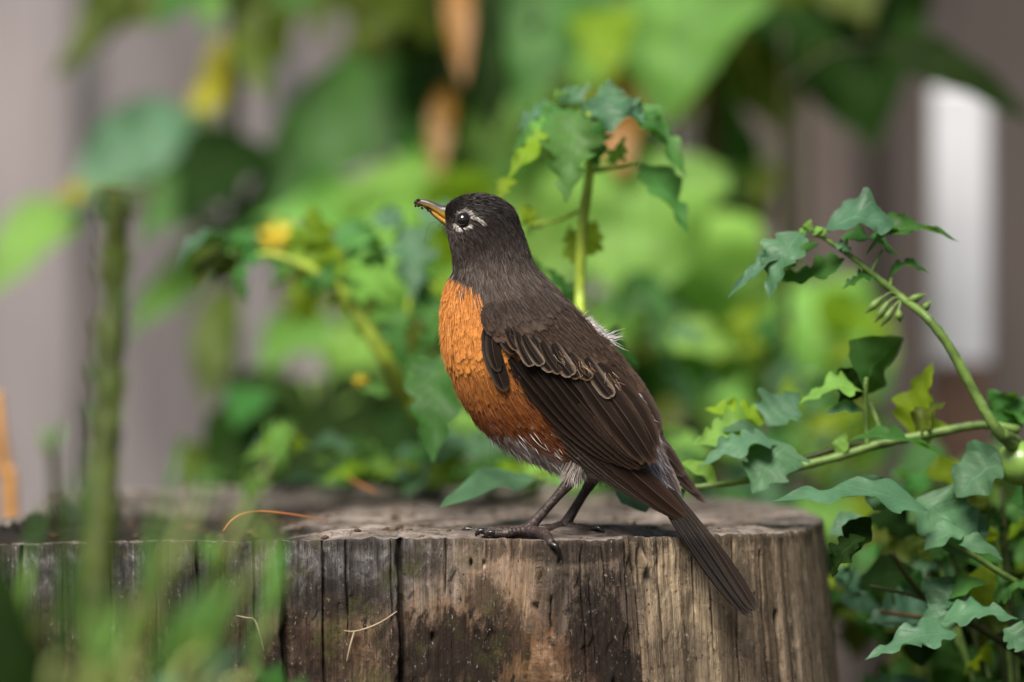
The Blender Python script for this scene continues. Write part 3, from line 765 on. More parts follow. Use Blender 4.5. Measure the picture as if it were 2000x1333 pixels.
# ---- wing surface
def wing_y(px, py, lay):
    """depth of the folded near wing: hugs the body, then tapers straight back over the tail"""
    ax, ay = 960.0, 600.0; dx, dy = 385.0, 420.0; ll = math.hypot(dx, dy)
    s = ((px - ax) * dx + (py - ay) * dy) / ll / ll
    t = ((px - ax) * dy - (py - ay) * dx) / ll            # + towards the back
    y = -np.interp(s, [-.1, .1, .35, .6, .85, 1.1, 1.5], [.0255, .0285, .029, .0255, .0185, .012, .008]) + .0105 * ((t - 10) / 110.0) ** 2
    ry = ray_y(px, py)
    if ry is not None and t < 60: y = min(y, ry - .0014)
    return y - lay
def feather_obj(name, parent, base, tip, width, lay, sag=0.0, col=(.03, .022, .018), edge=(.12, .085, .065), eamt=.8, tipw=.35, yfun=wing_y, seg=22, mat=None, vault=.14, shape=None, edge_side=0):
    """one quill feather: curved vane with shaft ridge; base/tip/width in photo pixels on the bird"""
    u = np.linspace(0, 1, seg)
    bx_, by_ = base; tx, ty = tip; dx, dy = tx - bx_, ty - by_; ll = math.hypot(dx, dy); nx, ny = dy / ll, -dx / ll   # to the right/up
    shp = shape or ([0, .08, .3, .6, .85, .95, 1], [.35, .7, .95, 1, .8, .5, tipw * .35])
    hw = np.interp(u, *shp) * width / 2
    vv = np.array([-1, -.92, -.5, -.05, 0, .05, .5, .92, 1.])
    V, uv, cl = [], [], []
    for i, a in enumerate(u):
        cx_ = bx_ + dx * a + nx * sag * math.sin(math.pi * a); cy_ = by_ + dy * a + ny * sag * math.sin(math.pi * a)
        y0 = yfun(cx_, cy_, lay)
        for v in vv:
            x, z = cx_ + nx * v * hw[i], cy_ + ny * v * hw[i]
            y = .6 * y0 + .4 * yfun(x, z, lay) + vault * abs(v) * hw[i] * S
            if abs(v) < .02: y -= .00022 * (1 - .6 * a)
            V.append(P(x, z, y)); uv.append((a, v))
            e = eamt * max((abs(v) - .62) / .38 if (edge_side == 0 or v * edge_side > 0) else 0, 0) ** 2.0 * min(1, .25 + a)
            e = max(e, eamt * max(0, (a - .93) / .07) ** 1.5)
            c = np.array(col) * np.array([.86, .80, .76]) * (.85 + .3 * a) * (1.0 if v > 0 else .8)
            if abs(v) < .02: c = np.array(col) * 1.5 + .01
            cl.append(c * (1 - e) + np.array(edge) * e)
    return link_mesh(name, mesh_np(name, V, grid_faces(seg, len(vv)), uv, cl), mat or M_flight, parent)

def lp(a, b, t): return (a[0] + (b[0] - a[0]) * t, a[1] + (b[1] - a[1]) * t)
def build_wing():
    wing = empty('wing', (0, 0, 0)); wing.parent = robin; wing.location = Vector(P(960, 610, -.028)) - robin.location
    wing['label'] = 'folded near wing with pale tipped covert feathers'
    dkc = (.0125, .0088, .0072)
    # primaries, outermost lowest
    for i in range(7):
        t = i / 6
        feather_obj('primary_feather', wing, lp((972, 730), (1010, 716), t), [(1208, 946), (1248, 972), (1285, 993), (1312, 1007), (1332, 1017), (1345, 1023), (1346, 1018)][i],
                    [26, 30, 34, 38, 42, 46, 54][i], -.0022 + .00042 * i, sag=[-20, -19, -18, -16, -13, -9, -4][i], col=lerp3(np.array([.010, .007, .006]), np.array([.030, .018, .013]), np.array(max(0, t - .4)) * 1.6),
                    edge=(.17, .13, .105) if i < 5 else (.07, .045, .034), eamt=.75, edge_side=-1 if i < 5 else 0, tipw=.6)
    # secondaries
    for i in range(7):
        t = i / 6
        feather_obj('secondary_feather', wing, lp((995, 700), (1120, 728), t), [(1200, 905), (1222, 912), (1240, 918), (1252, 918), (1262, 915), (1252, 903), (1247, 899)][i],
                    [34, 34, 34, 36, 38, 44, 46][i], .0010 + .00040 * i, sag=[-14, -12, -10, -7, -5, -2, 0][i], col=dkc, edge=(.105, .068, .048), eamt=.55, edge_side=-1)
    # tertials
    for i, (b, tp, wd, sg) in enumerate([((1120, 715), (1262, 905), 46, -2), ((1145, 715), (1280, 906), 54, 6), ((1165, 712), (1284, 880), 48, 12)]):
        feather_obj('tertial_feather', wing, b, tp, wd, .0040 + .0005 * i, sag=sg, col=(.020, .0135, .0105), edge=(.13, .085, .06), eamt=.7, tipw=1.2)
    # bend of the wing: alula and primary coverts
    for b, tp, wd, ly in [((948, 655), (972, 738), 26, .0012), ((950, 640), (988, 766), 38, .0018), ((960, 640), (974, 727), 30, .0024), ((978, 640), (1006, 692), 26, .0030)]:
        feather_obj('primary_covert', wing, b, tp, wd, ly, sag=-4, col=(.017, .012, .010), edge=(.15, .115, .095), eamt=.7, edge_side=-1)
    # greater coverts with pale tips
    gc = [((1000, 640), (1024, 694), 22), ((1010, 650), (1040, 716), 24), ((1022, 655), (1060, 714), 24), ((1040, 660), (1081, 726), 30), ((1058, 668), (1096, 730), 26), ((1080, 672), (1118, 735), 34),
          ((1098, 680), (1133, 739), 32), ((1112, 690), (1155, 741), 26), ((1145, 700), (1196, 777), 32), ((990, 640), (1012, 684), 20)]
    for i, (b, tp, wd) in enumerate(gc):
        feather_obj('greater_covert', wing, b, tp, wd, .0050 + .0003 * (i % 3), sag=-3, col=(.017, .0132, .012), edge=(.34, .26, .20) if i in (1, 2, 3, 5, 8) else (.25, .145, .075), eamt=1, tipw=2.2,
                    shape=([0, .15, .5, .8, .93, 1], [.5, .8, 1, 1, .8, .3]), seg=16)
    # lesser and median coverts + scapulars: small brown feathers over the upper wing
    Bs, Ts, Ns, Ln, Wd = [], [], [], [], []
    for j in range(30):
        for i in range(46):
            a = (i + rng.uniform(-.3, .3)) / 45; b = (j + rng.uniform(-.3, .3)) / 29
            x = 930 + 300 * a; z = 560 + 190 * b
            low = np.interp(x, [938, 955, 990, 1030, 1080, 1130, 1180, 1215, 1235], [625, 632, 640, 668, 690, 700, 715, 735, 760])
            top = np.interp(x, [938, 950, 1000, 1060, 1110, 1150, 1190, 1230], [598, 588, 578, 566, 588, 630, 668, 735])
            if z > low - 6 or z < top + 3 or x < 942: continue
            y = wing_y(x, z, .0048 - .002 * min(1, max(0, (z - 580) / 100)))
            d = nrm(np.array([np.interp(x, [940, 1000, 1200], [.25, .55, .72]), 0, -np.interp(x, [940, 1000, 1200], [.97, .8, .69])]) + rng.normal(0, .12, 3))
            e = 4
            gx = (wing_y(x + e, z, 0) - wing_y(x - e, z, 0)) / (2 * e * S); gz = -(wing_y(x, z + e, 0) - wing_y(x, z - e, 0)) / (2 * e * S)
            nn = nrm(np.array([gx, -1, gz])); d = nrm(d - nn * (d @ nn))
            Bs.append(P(x, z, y)); Ts.append(d); Ns.append(nn); l = rng.uniform(.0085, .0135); Ln.append(l); Wd.append(l * rng.uniform(.19, .28))
    n = len(Bs); r = rng.random(n)
    col = np.array(BACK)[None] * (.7 + .5 * r)[:, None] * np.array([1, .97, .97]); 
    kz = (1 - smooth(TOPZ + (1050 - 660) * S, TOPZ + (1050 - 560) * S, np.array(Bs)[:, 2]))[:, None]; col = col * kz + np.array(NECK) * (.75 + .4 * r)[:, None] * (1 - kz) * .9; tip = col * 1.35 + .006
    V, F, uv, c = small_feathers(np.array(Bs), np.array(Ts), np.array(Ns), np.array(Ln), np.array(Wd), np.array(Ln) * rng.uniform(.02, .06, n), col, tip, rng.uniform(.2, .9, n))
    mm = mesh_np('lesser_coverts', V, F, uv, c); soft_normals(mm, V, np.repeat(np.array(Ns), 18, 0), .65)
    o = link_mesh('lesser_coverts', mm, M_plume, wing); o['kind'] = 'stuff'
    m3 = 9; B3 = np.repeat(np.array(Bs), m3, 0) + np.repeat(np.array(Ns), m3, 0) * .0007 + rng.normal(0, .0016, (n * m3, 3)) * np.array([1, .12, 1])
    D3 = nrm(np.repeat(np.array(Ts), m3, 0) + np.repeat(np.array(Ns), m3, 0) * rng.uniform(-.02, .07, n * m3)[:, None] + rng.normal(0, .07, (n * m3, 3)))
    strands('covert_barbs', B3, D3, rng.uniform(.004, .008, n * m3), np.full(n * m3, .00010), np.repeat(col, m3, 0) * rng.uniform(.75, 1.35, (n * m3, 1)), .0, wing, .3)
    # a few orange and white fringes below the coverts
    q = 70; B2, D2, C2 = [], [], []
    for i in range(q):
        x, z = random.choice([(1100, 700), (1150, 715), (1190, 735), (1205, 745), (1128, 712)]); x += rng.normal(0, 8); z += rng.normal(0, 6)
        B2.append(P(x, z, wing_y(x, z, .006))); D2.append(nrm(np.array([.5, -.1, -.8]) + rng.normal(0, .25, 3))); C2.append(np.array([.5, .26, .12]) if rng.random() < .6 else np.array([.6, .5, .42]))
    strands('covert_fringe', np.array(B2), np.array(D2), rng.uniform(.003, .006, q), np.full(q, .0001), np.array(C2) * .55, .0, wing)
build_wing()

def build_far_wing():
    wg = empty('wing', (0, 0, 0)); wg.parent = robin; wg.location = Vector(P(1290, 880, .018)) - robin.location
    wg['label'] = 'far wing, only its dark tip showing past the rump'
    def fy(px, py, lay): return np.interp(px, [1000, 1250, 1390], [.030, .016, .014]) + lay
    for i, (b, tp, wd) in enumerate([((1050, 690), (1380, 986), 30), ((1060, 680), (1365, 968), 34), ((1080, 665), (1340, 935), 44), ((1110, 650), (1300, 890), 60), ((1130, 650), (1290, 850), 60)]):
        feather_obj('primary_feather', wg, b, tp, wd, -.0006 * i, sag=10, col=(.026, .018, .015), edge=(.15, .11, .09), eamt=.6, yfun=fy, tipw=.3)
build_far_wing()

def build_tail():
    tl = empty('tail', (0, 0, 0)); tl.parent = robin; tl.location = Vector(P(1310, 960, 0)) - robin.location
    tl['label'] = 'long dark brown tail hanging over the stump edge'
    def ty(px, py, lay): 
        s = np.interp(py, [930, 1050, 1200], [-.001, -.020, -.030]); return s - lay
    fs = [((1262 + 4.5 * k, 935 - 2 * k), (1457 + 4.4 * k, 1202 - 1.2 * k + [0, 5, -4, 3, -2, 0][k]), [20, 20, 20, 20, 22, 25][k], [-5, -3, 0, 3, 6, 8][k], k) for k in range(6)]
    sh = ([0, .15, .4, .62, .8, .92, .97, 1], [.3, .4, .55, .9, 1, .88, .6, .1])
    for b, tp, wd, sg, i in fs:
        feather_obj('tail_feather', tl, b, tp, wd, .0006 * i, sag=sg, col=[(.006, .0045, .004), (.004, .003, .0027), (.004, .003, .0027), (.004, .003, .0028), (.006, .004, .0034), (.0150, .0098, .0076)][i],
                    edge=(.075, .058, .05), eamt=.5, edge_side=-1, yfun=ty, shape=sh, seg=30)
    for b, tp, wd, sg, i in fs[::2]:
        def ty2(px, py, lay): return ty(px, py, 0) + lay
        feather_obj('tail_feather', tl, (b[0] + 2, b[1]), (tp[0] - 4, tp[1] - 4), wd, .0032 + .0006 * i, sag=sg - 4, col=(.014, .010, .009), edge=(.12, .09, .08), eamt=.5, yfun=ty2, shape=sh, seg=24)
    # upper tail coverts
    for i, (b, tp, wd) in enumerate([((1255, 850), (1318, 955), 34), ((1262, 840), (1308, 930), 30), ((1270, 850), (1330, 975), 26)]):
        feather_obj('tail_covert', tl, b, tp, wd, .0, col=(.10, .08, .075), edge=(.42, .37, .36), eamt=.8, yfun=lambda a, b_, c: -.006 - c - .001 * i, mat=M_plume)
build_tail()

def build_head_parts():
    # eye
    for sgn in (1, -1):
        y = ray_y(*EYE_PX); c = Vector(P(EYE_PX[0], EYE_PX[1], y))
        yc = y + .0009
        import bmesh
        def ball(name, r, seg=32):
            bm = bmesh.new(); bmesh.ops.create_uvsphere(bm, u_segments=seg, v_segments=seg // 2, radius=r)
            me = bpy.data.meshes.new(name); bm.to_mesh(me); bm.free(); return me
        e = link_mesh('eye', ball('eye', .0034), M_eye, None); e.parent = robin
        p = Vector((c.x, sgn * yc, c.z)); e.location = p - robin.location
        # lid: a ring lying in the surface round the eye
        a = np.linspace(0, 2 * np.pi, 40, endpoint=False); b = np.linspace(0, 2 * np.pi, 10, endpoint=False)
        A, Bq = np.meshgrid(a, b, indexing='ij'); R, rr = .0034, .00045
        V = np.stack([(R + rr * np.cos(Bq)) * np.cos(A), rr * np.sin(Bq), (R * 1.02 + rr * np.cos(Bq)) * np.sin(A)], -1)
        V = V.reshape(-1, 3); F = grid_faces(41, 10, True); F = F % 400
        l = link_mesh('eyelid', mesh_np('eyelid', V, F), M_eyering, None); l.parent = e; l.location = (0, -.0008 * sgn, 0)
    # white eye-ring barbs on the near side
    B, Dd, LL = [], [], []
    for a0, a1, r0, r1, nn, in [(12, 150, 15.5, 17.5, 130), (-160, -108, 16, 23, 100), (-95, -30, 15.5, 16.5, 30)]:
        for i in range(nn):
            a = math.radians(rng.uniform(a0, a1)); r = rng.uniform(r0, r1); x, z = EYE_PX[0] + r * math.cos(a), EYE_PX[1] - r * math.sin(a)
            y = ray_y(x, z)
            if y is None: continue
            B.append(P(x, z, y - .0010)); Dd.append(nrm(np.array([math.cos(a) * .6 + .6, -.25, math.sin(a) * .5]) + rng.normal(0, .2, 3))); LL.append(rng.uniform(.0012, .0026))
    for i in range(45):
        t = rng.random(); x, z = 922 + 22 * t, 420 + 16 * t + rng.normal(0, 2.2); y = ray_y(x, z)
        B.append(P(x, z, y - .0011)); Dd.append(nrm(np.array([.75, -.2, -.55]) + rng.normal(0, .15, 3))); LL.append(rng.uniform(.0015, .003))
    n = len(B); strands('eye_ring', np.array(B), np.array(Dd), np.array(LL), np.full(n, .00011), np.array([[.62, .58, .54]]) * rng.uniform(.5, 1.05, (n, 1)), .05, robin)
    # beak: lofted mandibles
    def mandible(name, top, bot, hw, ctop, cbot, tipc):
        n = 26; A = catmull([(*a, *b, h) for a, b, h in zip(top, bot, hw)], n)
        th = np.linspace(0, 2 * np.pi, 20, endpoint=False); V, C = [], []
        for i, q in enumerate(A):
            t_, b_ = P(q[0], q[1]), P(q[2], q[3]); c_, h_ = (t_ + b_) / 2, (t_ - b_) / 2
            for a in th:
                s = np.sign(math.sin(a)) * abs(math.sin(a)) ** .8
                V.append(c_ + h_ * math.cos(a) + np.array([0, -q[4] * S * s, 0]))
                k = smooth(-.3, .3, np.array(math.cos(a)))
                f = i / (n - 1); cc_ = np.array(cbot) * (1 - k) + np.array(ctop) * k
                C.append(cc_ * (1 - f ** 1.5) + np.array(tipc) * f ** 1.5)
        V = np.array(V); return link_mesh(name, mesh_np(name, V, grid_faces(n, 20, True), None, np.array(C)), M_beak, robin)
    ub = mandible('upper_beak', [(880, 400), (862, 401), (845, 394), (830, 390), (818, 389.5), (811, 391), (807.5, 396)], [(884, 441), (866, 428), (850, 416), (838, 409), (826, 404), (815, 400), (808.5, 398)],
             [17, 14, 11, 8.5, 6, 3.8, 1], (.075, .068, .075), (.66, .37, .03), (.05, .042, .04))
    mandible('lower_beak', [(884, 436), (868, 426), (852, 415), (842, 409), (833, 406), (828, 405)], [(880, 449), (870, 442), (857, 432), (845, 422), (836, 412), (828.5, 406)],
             [14, 11, 8.5, 6, 3.6, 1], (.60, .32, .03), (.58, .32, .035), (.05, .035, .02))
    # nostril and crumbs of soil
    import bmesh
    y = -.0030
    bm = bmesh.new(); bmesh.ops.create_icosphere(bm, subdivisions=2, radius=.0011); bmesh.ops.scale(bm, vec=(1.3, .5, .75), verts=bm.verts)
    m_ = bpy.data.meshes.new('nostril'); bm.to_mesh(m_); bm.free()
    o = link_mesh('nostril', m_, simple('nostril', (.05, .018, .01), .7), None); o.parent = robin; o.location = Vector(P(856, 407, -.0024)) - robin.location
    M_crumb = simple('soil_crumb', (.022, .014, .009), .95, .1)
    bm = bmesh.new()
    for i in range(26):
        t = rng.random(); x, z = 812 + 28 * t + rng.normal(0, 2), 397 + 15 * t + rng.normal(0, 3.2); r = rng.uniform(.0003, .0008)
        g = bmesh.ops.create_icosphere(bm, subdivisions=1, radius=r); q = P(x, z, -np.interp(t, [0, 1], [.0012, .0024]) + rng.normal(0, .0003))
        for v in g['verts']: v.co = Vector(q) + v.co * rng.uniform(.7, 1.3)
    m_ = bpy.data.meshes.new('beak_soil'); bm.to_mesh(m_); bm.free()
    o = link_mesh('beak_soil', m_, M_crumb, robin); o['kind'] = 'stuff'
    B, Dd, LL = [], [], []
    for i in range(46):
        t = rng.random(); x, z = 864 + 14 * t, 428 + 26 * t; B.append(P(x, z, -rng.uniform(.001, .0035))); Dd.append(nrm(np.array([-.5, rng.normal(0, .3), -.7]) + rng.normal(0, .25, 3))); LL.append(rng.uniform(.0025, .006))
    strands('bristles', np.array(B), np.array(Dd), np.array(LL), np.full(len(B), .00006), np.full((len(B), 3), .01), .0, robin)
    link_mesh('clinging_fibre', tube_mesh('clinging_fibre', [P(856, 434, -.002), P(842, 436, -.003), P(834, 448, -.004), P(831, 462, -.004), P(829, 474, -.004)], [.00008] * 5, 5), M_stembrown, robin)
build_head_parts()

def build_legs():
    def leg(near):
        y = -.014 if near else .014
        lg = empty('leg', (0, 0, 0)); lg.parent = robin
        top, ank, foot = ((1128, 890), (1118, 936), (1030, 1036)) if near else ((1190, 880), (1160, 932), (1102, 1028))
        lg.location = Vector(P(*foot, y)) - robin.location
        lg['label'] = 'dark scaly near leg with its hind claw hooked over the edge' if near else 'dark scaly far leg'
        link_mesh('thigh', tube_mesh('thigh', [P(*top, y * .6), P(*lp(top, ank, .5), y * .8), P(*lp(top, ank, .92), y), P(ank[0] - 3, ank[1] + 6, y)], [.0075, .0052, .0028, .0022], 16, 20),
                  skin_col((.13, .09, .075)), lg)
        n = 900; B, Dd, Cc = [], [], []
        for i in range(n):
            t = rng.random() ** .8; c = lp(top, ank, t * .98); r = np.interp(t, [0, .5, 1], [.0072, .005, .0026]); a = rng.uniform(0, 6.28)
            B.append(P(*c, y * (.6 + .4 * t)) + np.array([math.cos(a) * r, math.sin(a) * r, 0])); Dd.append(nrm(np.array([math.cos(a) * .35 - .25, math.sin(a) * .35, -.85])))
            Cc.append(np.array([.42, .37, .34]) * rng.uniform(.25, 1.1))
        strands('thigh_fluff', np.array(B), np.array(Dd), rng.uniform(.003, .007, n), np.full(n, .00010), np.array(Cc), .05, lg)
        # tarsus with scute steps
        pts = [P(ank[0] + 2, ank[1] - 4, y), P(*lp(ank, foot, .08), y), P(*lp(ank, foot, .3), y), P(*lp(ank, foot, .6), y), P(*lp(ank, foot, .85), y), P(*foot, y)]
        link_mesh('tarsus', tube_mesh('tarsus', pts, [.0029, .0031, .0024, .0023, .0026, .0033], 14, 60, rough=.018), M_leg, lg)
        z0 = TOPZ
        def toe(pp, r0, r1, clawpts):
            n = 44; k = len(pp)
            t = link_mesh('toe', toe_mesh(pp, r0, r1), M_leg, lg)
            link_mesh('claw', tube_mesh('claw', clawpts, [r1 * .82, r1 * .72, r1 * .5, r1 * .12], 10, 18), M_claw, t)
        f = P(*foot, y)
        def W(px, py, yy, h=None):
            p = P(px, py, yy)
            if h is not None: p[2] = z0 + h
            return p
        if near:
            toe([f, W(1000, 1040, -.013, .0030), W(968, 0, -.012, .0022), W(945, 0, -.012, .0026)], .0026, .0020, [W(946, 1043, -.012, .0028), W(938, 1040, -.0122, .0030), W(931, 0, -.0124, .0016), W(929, 0, -.0124, .0003)])
            toe([f, W(990, 1038, -.006, .0028), W(945, 0, -.001, .0021), W(921, 0, .001, .0022)], .0023, .0018, [W(922, 0, .001, .0026), W(911, 0, .0012, .0031), W(903, 0, .0013, .0018), W(900, 0, .0013, .0003)])
            toe([f, W(1005, 1040, -.0165, .0030), W(985, 0, -.0175, .0021), W(966, 0, -.0178, .0022)], .0022, .0017, [W(966, 0, -.0178, .0024), W(957, 0, -.018, .0026), W(951, 0, -.018, .0014), W(949, 0, -.018, .0003)])
            toe([f, W(1052, 1048, -.022, .0030), W(1066, 1052, -.033, .0022), P(1078, 1063, FRONT(1090, 1072) - .0012)], .0028, .0021, [P(1077, 1063, FRONT(1090, 1072) - .0014), P(1087, 1069, FRONT(1090, 1072) - .003), P(1092, 1083, FRONT(1100, 1085) - .0026), P(1088, 1099, FRONT(1100, 1097) - .0012)])
        else:
            toe([f, W(1075, 1034, .013, .0028), W(1050, 0, .012, .0021), W(1030, 0, .011, .0021)], .0025, .0018, [W(1031, 0, .011, .0024), W(1022, 0, .011, .0028), W(1015, 0, .011, .0014), W(1013, 0, .011, .0003)])
            toe([f, W(1080, 1034, .008, .0028), W(1066, 0, .002, .0021), W(1052, 0, -.003, .0021)], .0023, .0017, [W(1053, 0, -.003, .0024), W(1045, 0, -.005, .0026), W(1040, 0, -.006, .0013), W(1038, 0, -.006, .0003)])
            toe([f, W(1085, 1032, .018, .0028), W(1060, 0, .022, .0021), W(1042, 0, .024, .0021)], .0022, .0017, [W(1043, 0, .024, .0024), W(1035, 0, .024, .0026), W(1029, 0, .024, .0013), W(1027, 0, .024, .0003)])
            toe([f, W(1122, 1036, .012, .0032), W(1142, 0, .009, .0024), W(1158, 0, .007, .0022)], .0026, .0020, [W(1156, 0, .007, .0030), W(1168, 0, .006, .0034), W(1177, 0, .005, .0020), W(1181, 0, .0045, .0002)])
    leg(True); leg(False)
def toe_mesh(pp, r0, r1):
    n = 46; c = catmull(pp, n); u = np.linspace(0, 1, n)
    r = (r0 + (r1 - r0) * u) * (1 + .055 * np.sin(u * 60)) * (1 + .10 * np.sin(u * 12 + 1))
    r[-1] *= .6; r[-2] *= .88; r *= 1.08
    return tube_mesh('toe', c, r, 12, n)
_sk = {}
def skin_col(c):
    if c not in _sk: _sk[c] = simple('thigh_skin', c, .8, .2, 200, .4)
    return _sk[c]
build_legs()

# ================================================================== PLANTS
def leaf_mesh(base, tip, width, nh, bend=.1, fold=.25, kind='oval', seed=0, twist=0.0):
    g = np.random.default_rng(seed)
    base, tip = np.asarray(base, float), np.asarray(tip, float); a = tip - base; ln = np.linalg.norm(a); t = a / ln
    s = np.cross(t, nh); s = s / (np.linalg.norm(s) + 1e-9); n = np.cross(s, t)
    m = 44 if kind == 'tomato' else 20
    u = np.linspace(0, 1, m)
    prof = dict(oval=([0, .08, .3, .5, .75, .92, 1], [.04, .4, .95, 1, .72, .3, .0]),
                heart=([0, .04, .15, .35, .6, .85, 1], [.1, .62, .95, 1, .7, .26, .0]),
                lance=([0, .1, .35, .6, .85, 1], [.06, .5, 1, .85, .4, .0]),
                tomato=([0, .06, .2, .38, .6, .82, 1], [.05, .34, .92, 1, .72, .36, .0]))[kind]
    w0 = np.interp(u, *prof)
    v = np.array([-1, -.7, -.35, 0, .35, .7, 1.])
    amp_ = g.uniform(.22, .5); V = np.zeros((m, 7, 3)); ph = g.uniform(0, 6.28); wl = g.uniform(.05, .12)
    for side in (0, 1):
        if kind == 'tomato':
            nl = g.uniform(3.0, 6.0); p2 = g.uniform(0, 1); q = (u * nl + p2) % 1
            tooth = 1 - amp_ * np.maximum(smooth(.5, .95, q), 1 - smooth(0, .22, q)); sw = .0 * u
        elif kind == 'heart':
            q = (u * 9 + g.uniform(0, 1)) % 1; tooth = 1 - .05 * q; sw = .0 * u
        else: tooth = 1 + .03 * np.sin(u * 30 + ph); sw = 0 * u
        for j, vv in enumerate(v):
            if (vv < 0) != (side == 0) and vv != 0: continue
            av = abs(vv); k = w0 * (1 + (tooth - 1) * av ** 2) * width / 2
            tw = twist * u
            ss = s[None] * np.cos(tw)[:, None] + n[None] * np.sin(tw)[:, None]; nn = n[None] * np.cos(tw)[:, None] - s[None] * np.sin(tw)[:, None]
            c = base + a * (u + sw * av * np.interp(u, [0, .1, .9, 1], [0, 1, 1, 0]))[:, None] + n * (bend * ln * np.sin(np.pi * u ** .85))[:, None]
            rip = wl * width * av ** 1.5 * np.sin(u * 13 + ph + 2 * side) + .03 * width * np.sin(u * 19 + vv * 3 + ph) + .06 * width * np.sin(u * 5 + ph) * vv
            V[:, j] = c + ss * (vv * k)[:, None] + nn * (fold * av ** 1.3 * k + rip * np.sin(np.pi * u))[:, None]
    uv = np.stack(np.broadcast_arrays(u[:, None], v[None]), -1).reshape(-1, 2)
    return mesh_np('leaf', V.reshape(-1, 3), grid_faces(m, 7), uv)
_seed = [0]
DK = [1.0]; WK = [1.0]
UPN = np.array([-.15, -.62, .77])
def leaf(parent, b, t, wpx, y, mat='mid', kind='tomato', y2=None, n=None, bend=.10, fold=.22, twist=0., name='leaf'):
    """leaf from photo column/row b to t, blade width in pixels, at depth y (tip depth y2)"""
    _seed[0] += 1; y = y * DK[0]; y2 = None if y2 is None else y2 * DK[0]
    bb = P(b[0], b[1], y); tt = P(t[0], t[1], y if y2 is None else y2)
    me = leaf_mesh(bb, tt, wpx * WK[0] * pxscale(y), UPN if n is None else nrm(np.array(n, float)), bend, fold, kind, _seed[0], twist)
    return link_mesh(name, me, L[mat], parent)
def stem(parent, pts, r, mat=None, name='stem', seg=10, rough=0):
    """pts: (px,py,y) ; r list or pair in metres"""
    q = [P(p[0], p[1], p[2] * DK[0]) for p in pts]; rr = np.linspace(r[0], r[-1], len(q)) if len(r) == 2 else r
    return link_mesh(name, tube_mesh(name, q, rr, seg, len(q) * 8, rough=rough or (.045 if name in ('branch', 'main_stem', 'leaf_stalk') else 0), seed=len(name) + int(abs(pts[0][0]))), mat or M_stem, parent)
def plant(name, px, y, label, cat, group=None, z=0.0):
    p = P(px, 1000, y); e = empty(name, (p[0], y, z)); tag(e, label, cat, group); return e
def gpx(x_or_px, y):      # pixel row where the ground is met at depth y
    d = None
    k = 36.0 / (2000 * FOC); lo = 800; hi = 40000
    for _ in range(60):
        mid = (lo + hi) / 2
        if P(x_or_px, mid, y)[2] > 0: lo = mid
        else: hi = mid
    return lo

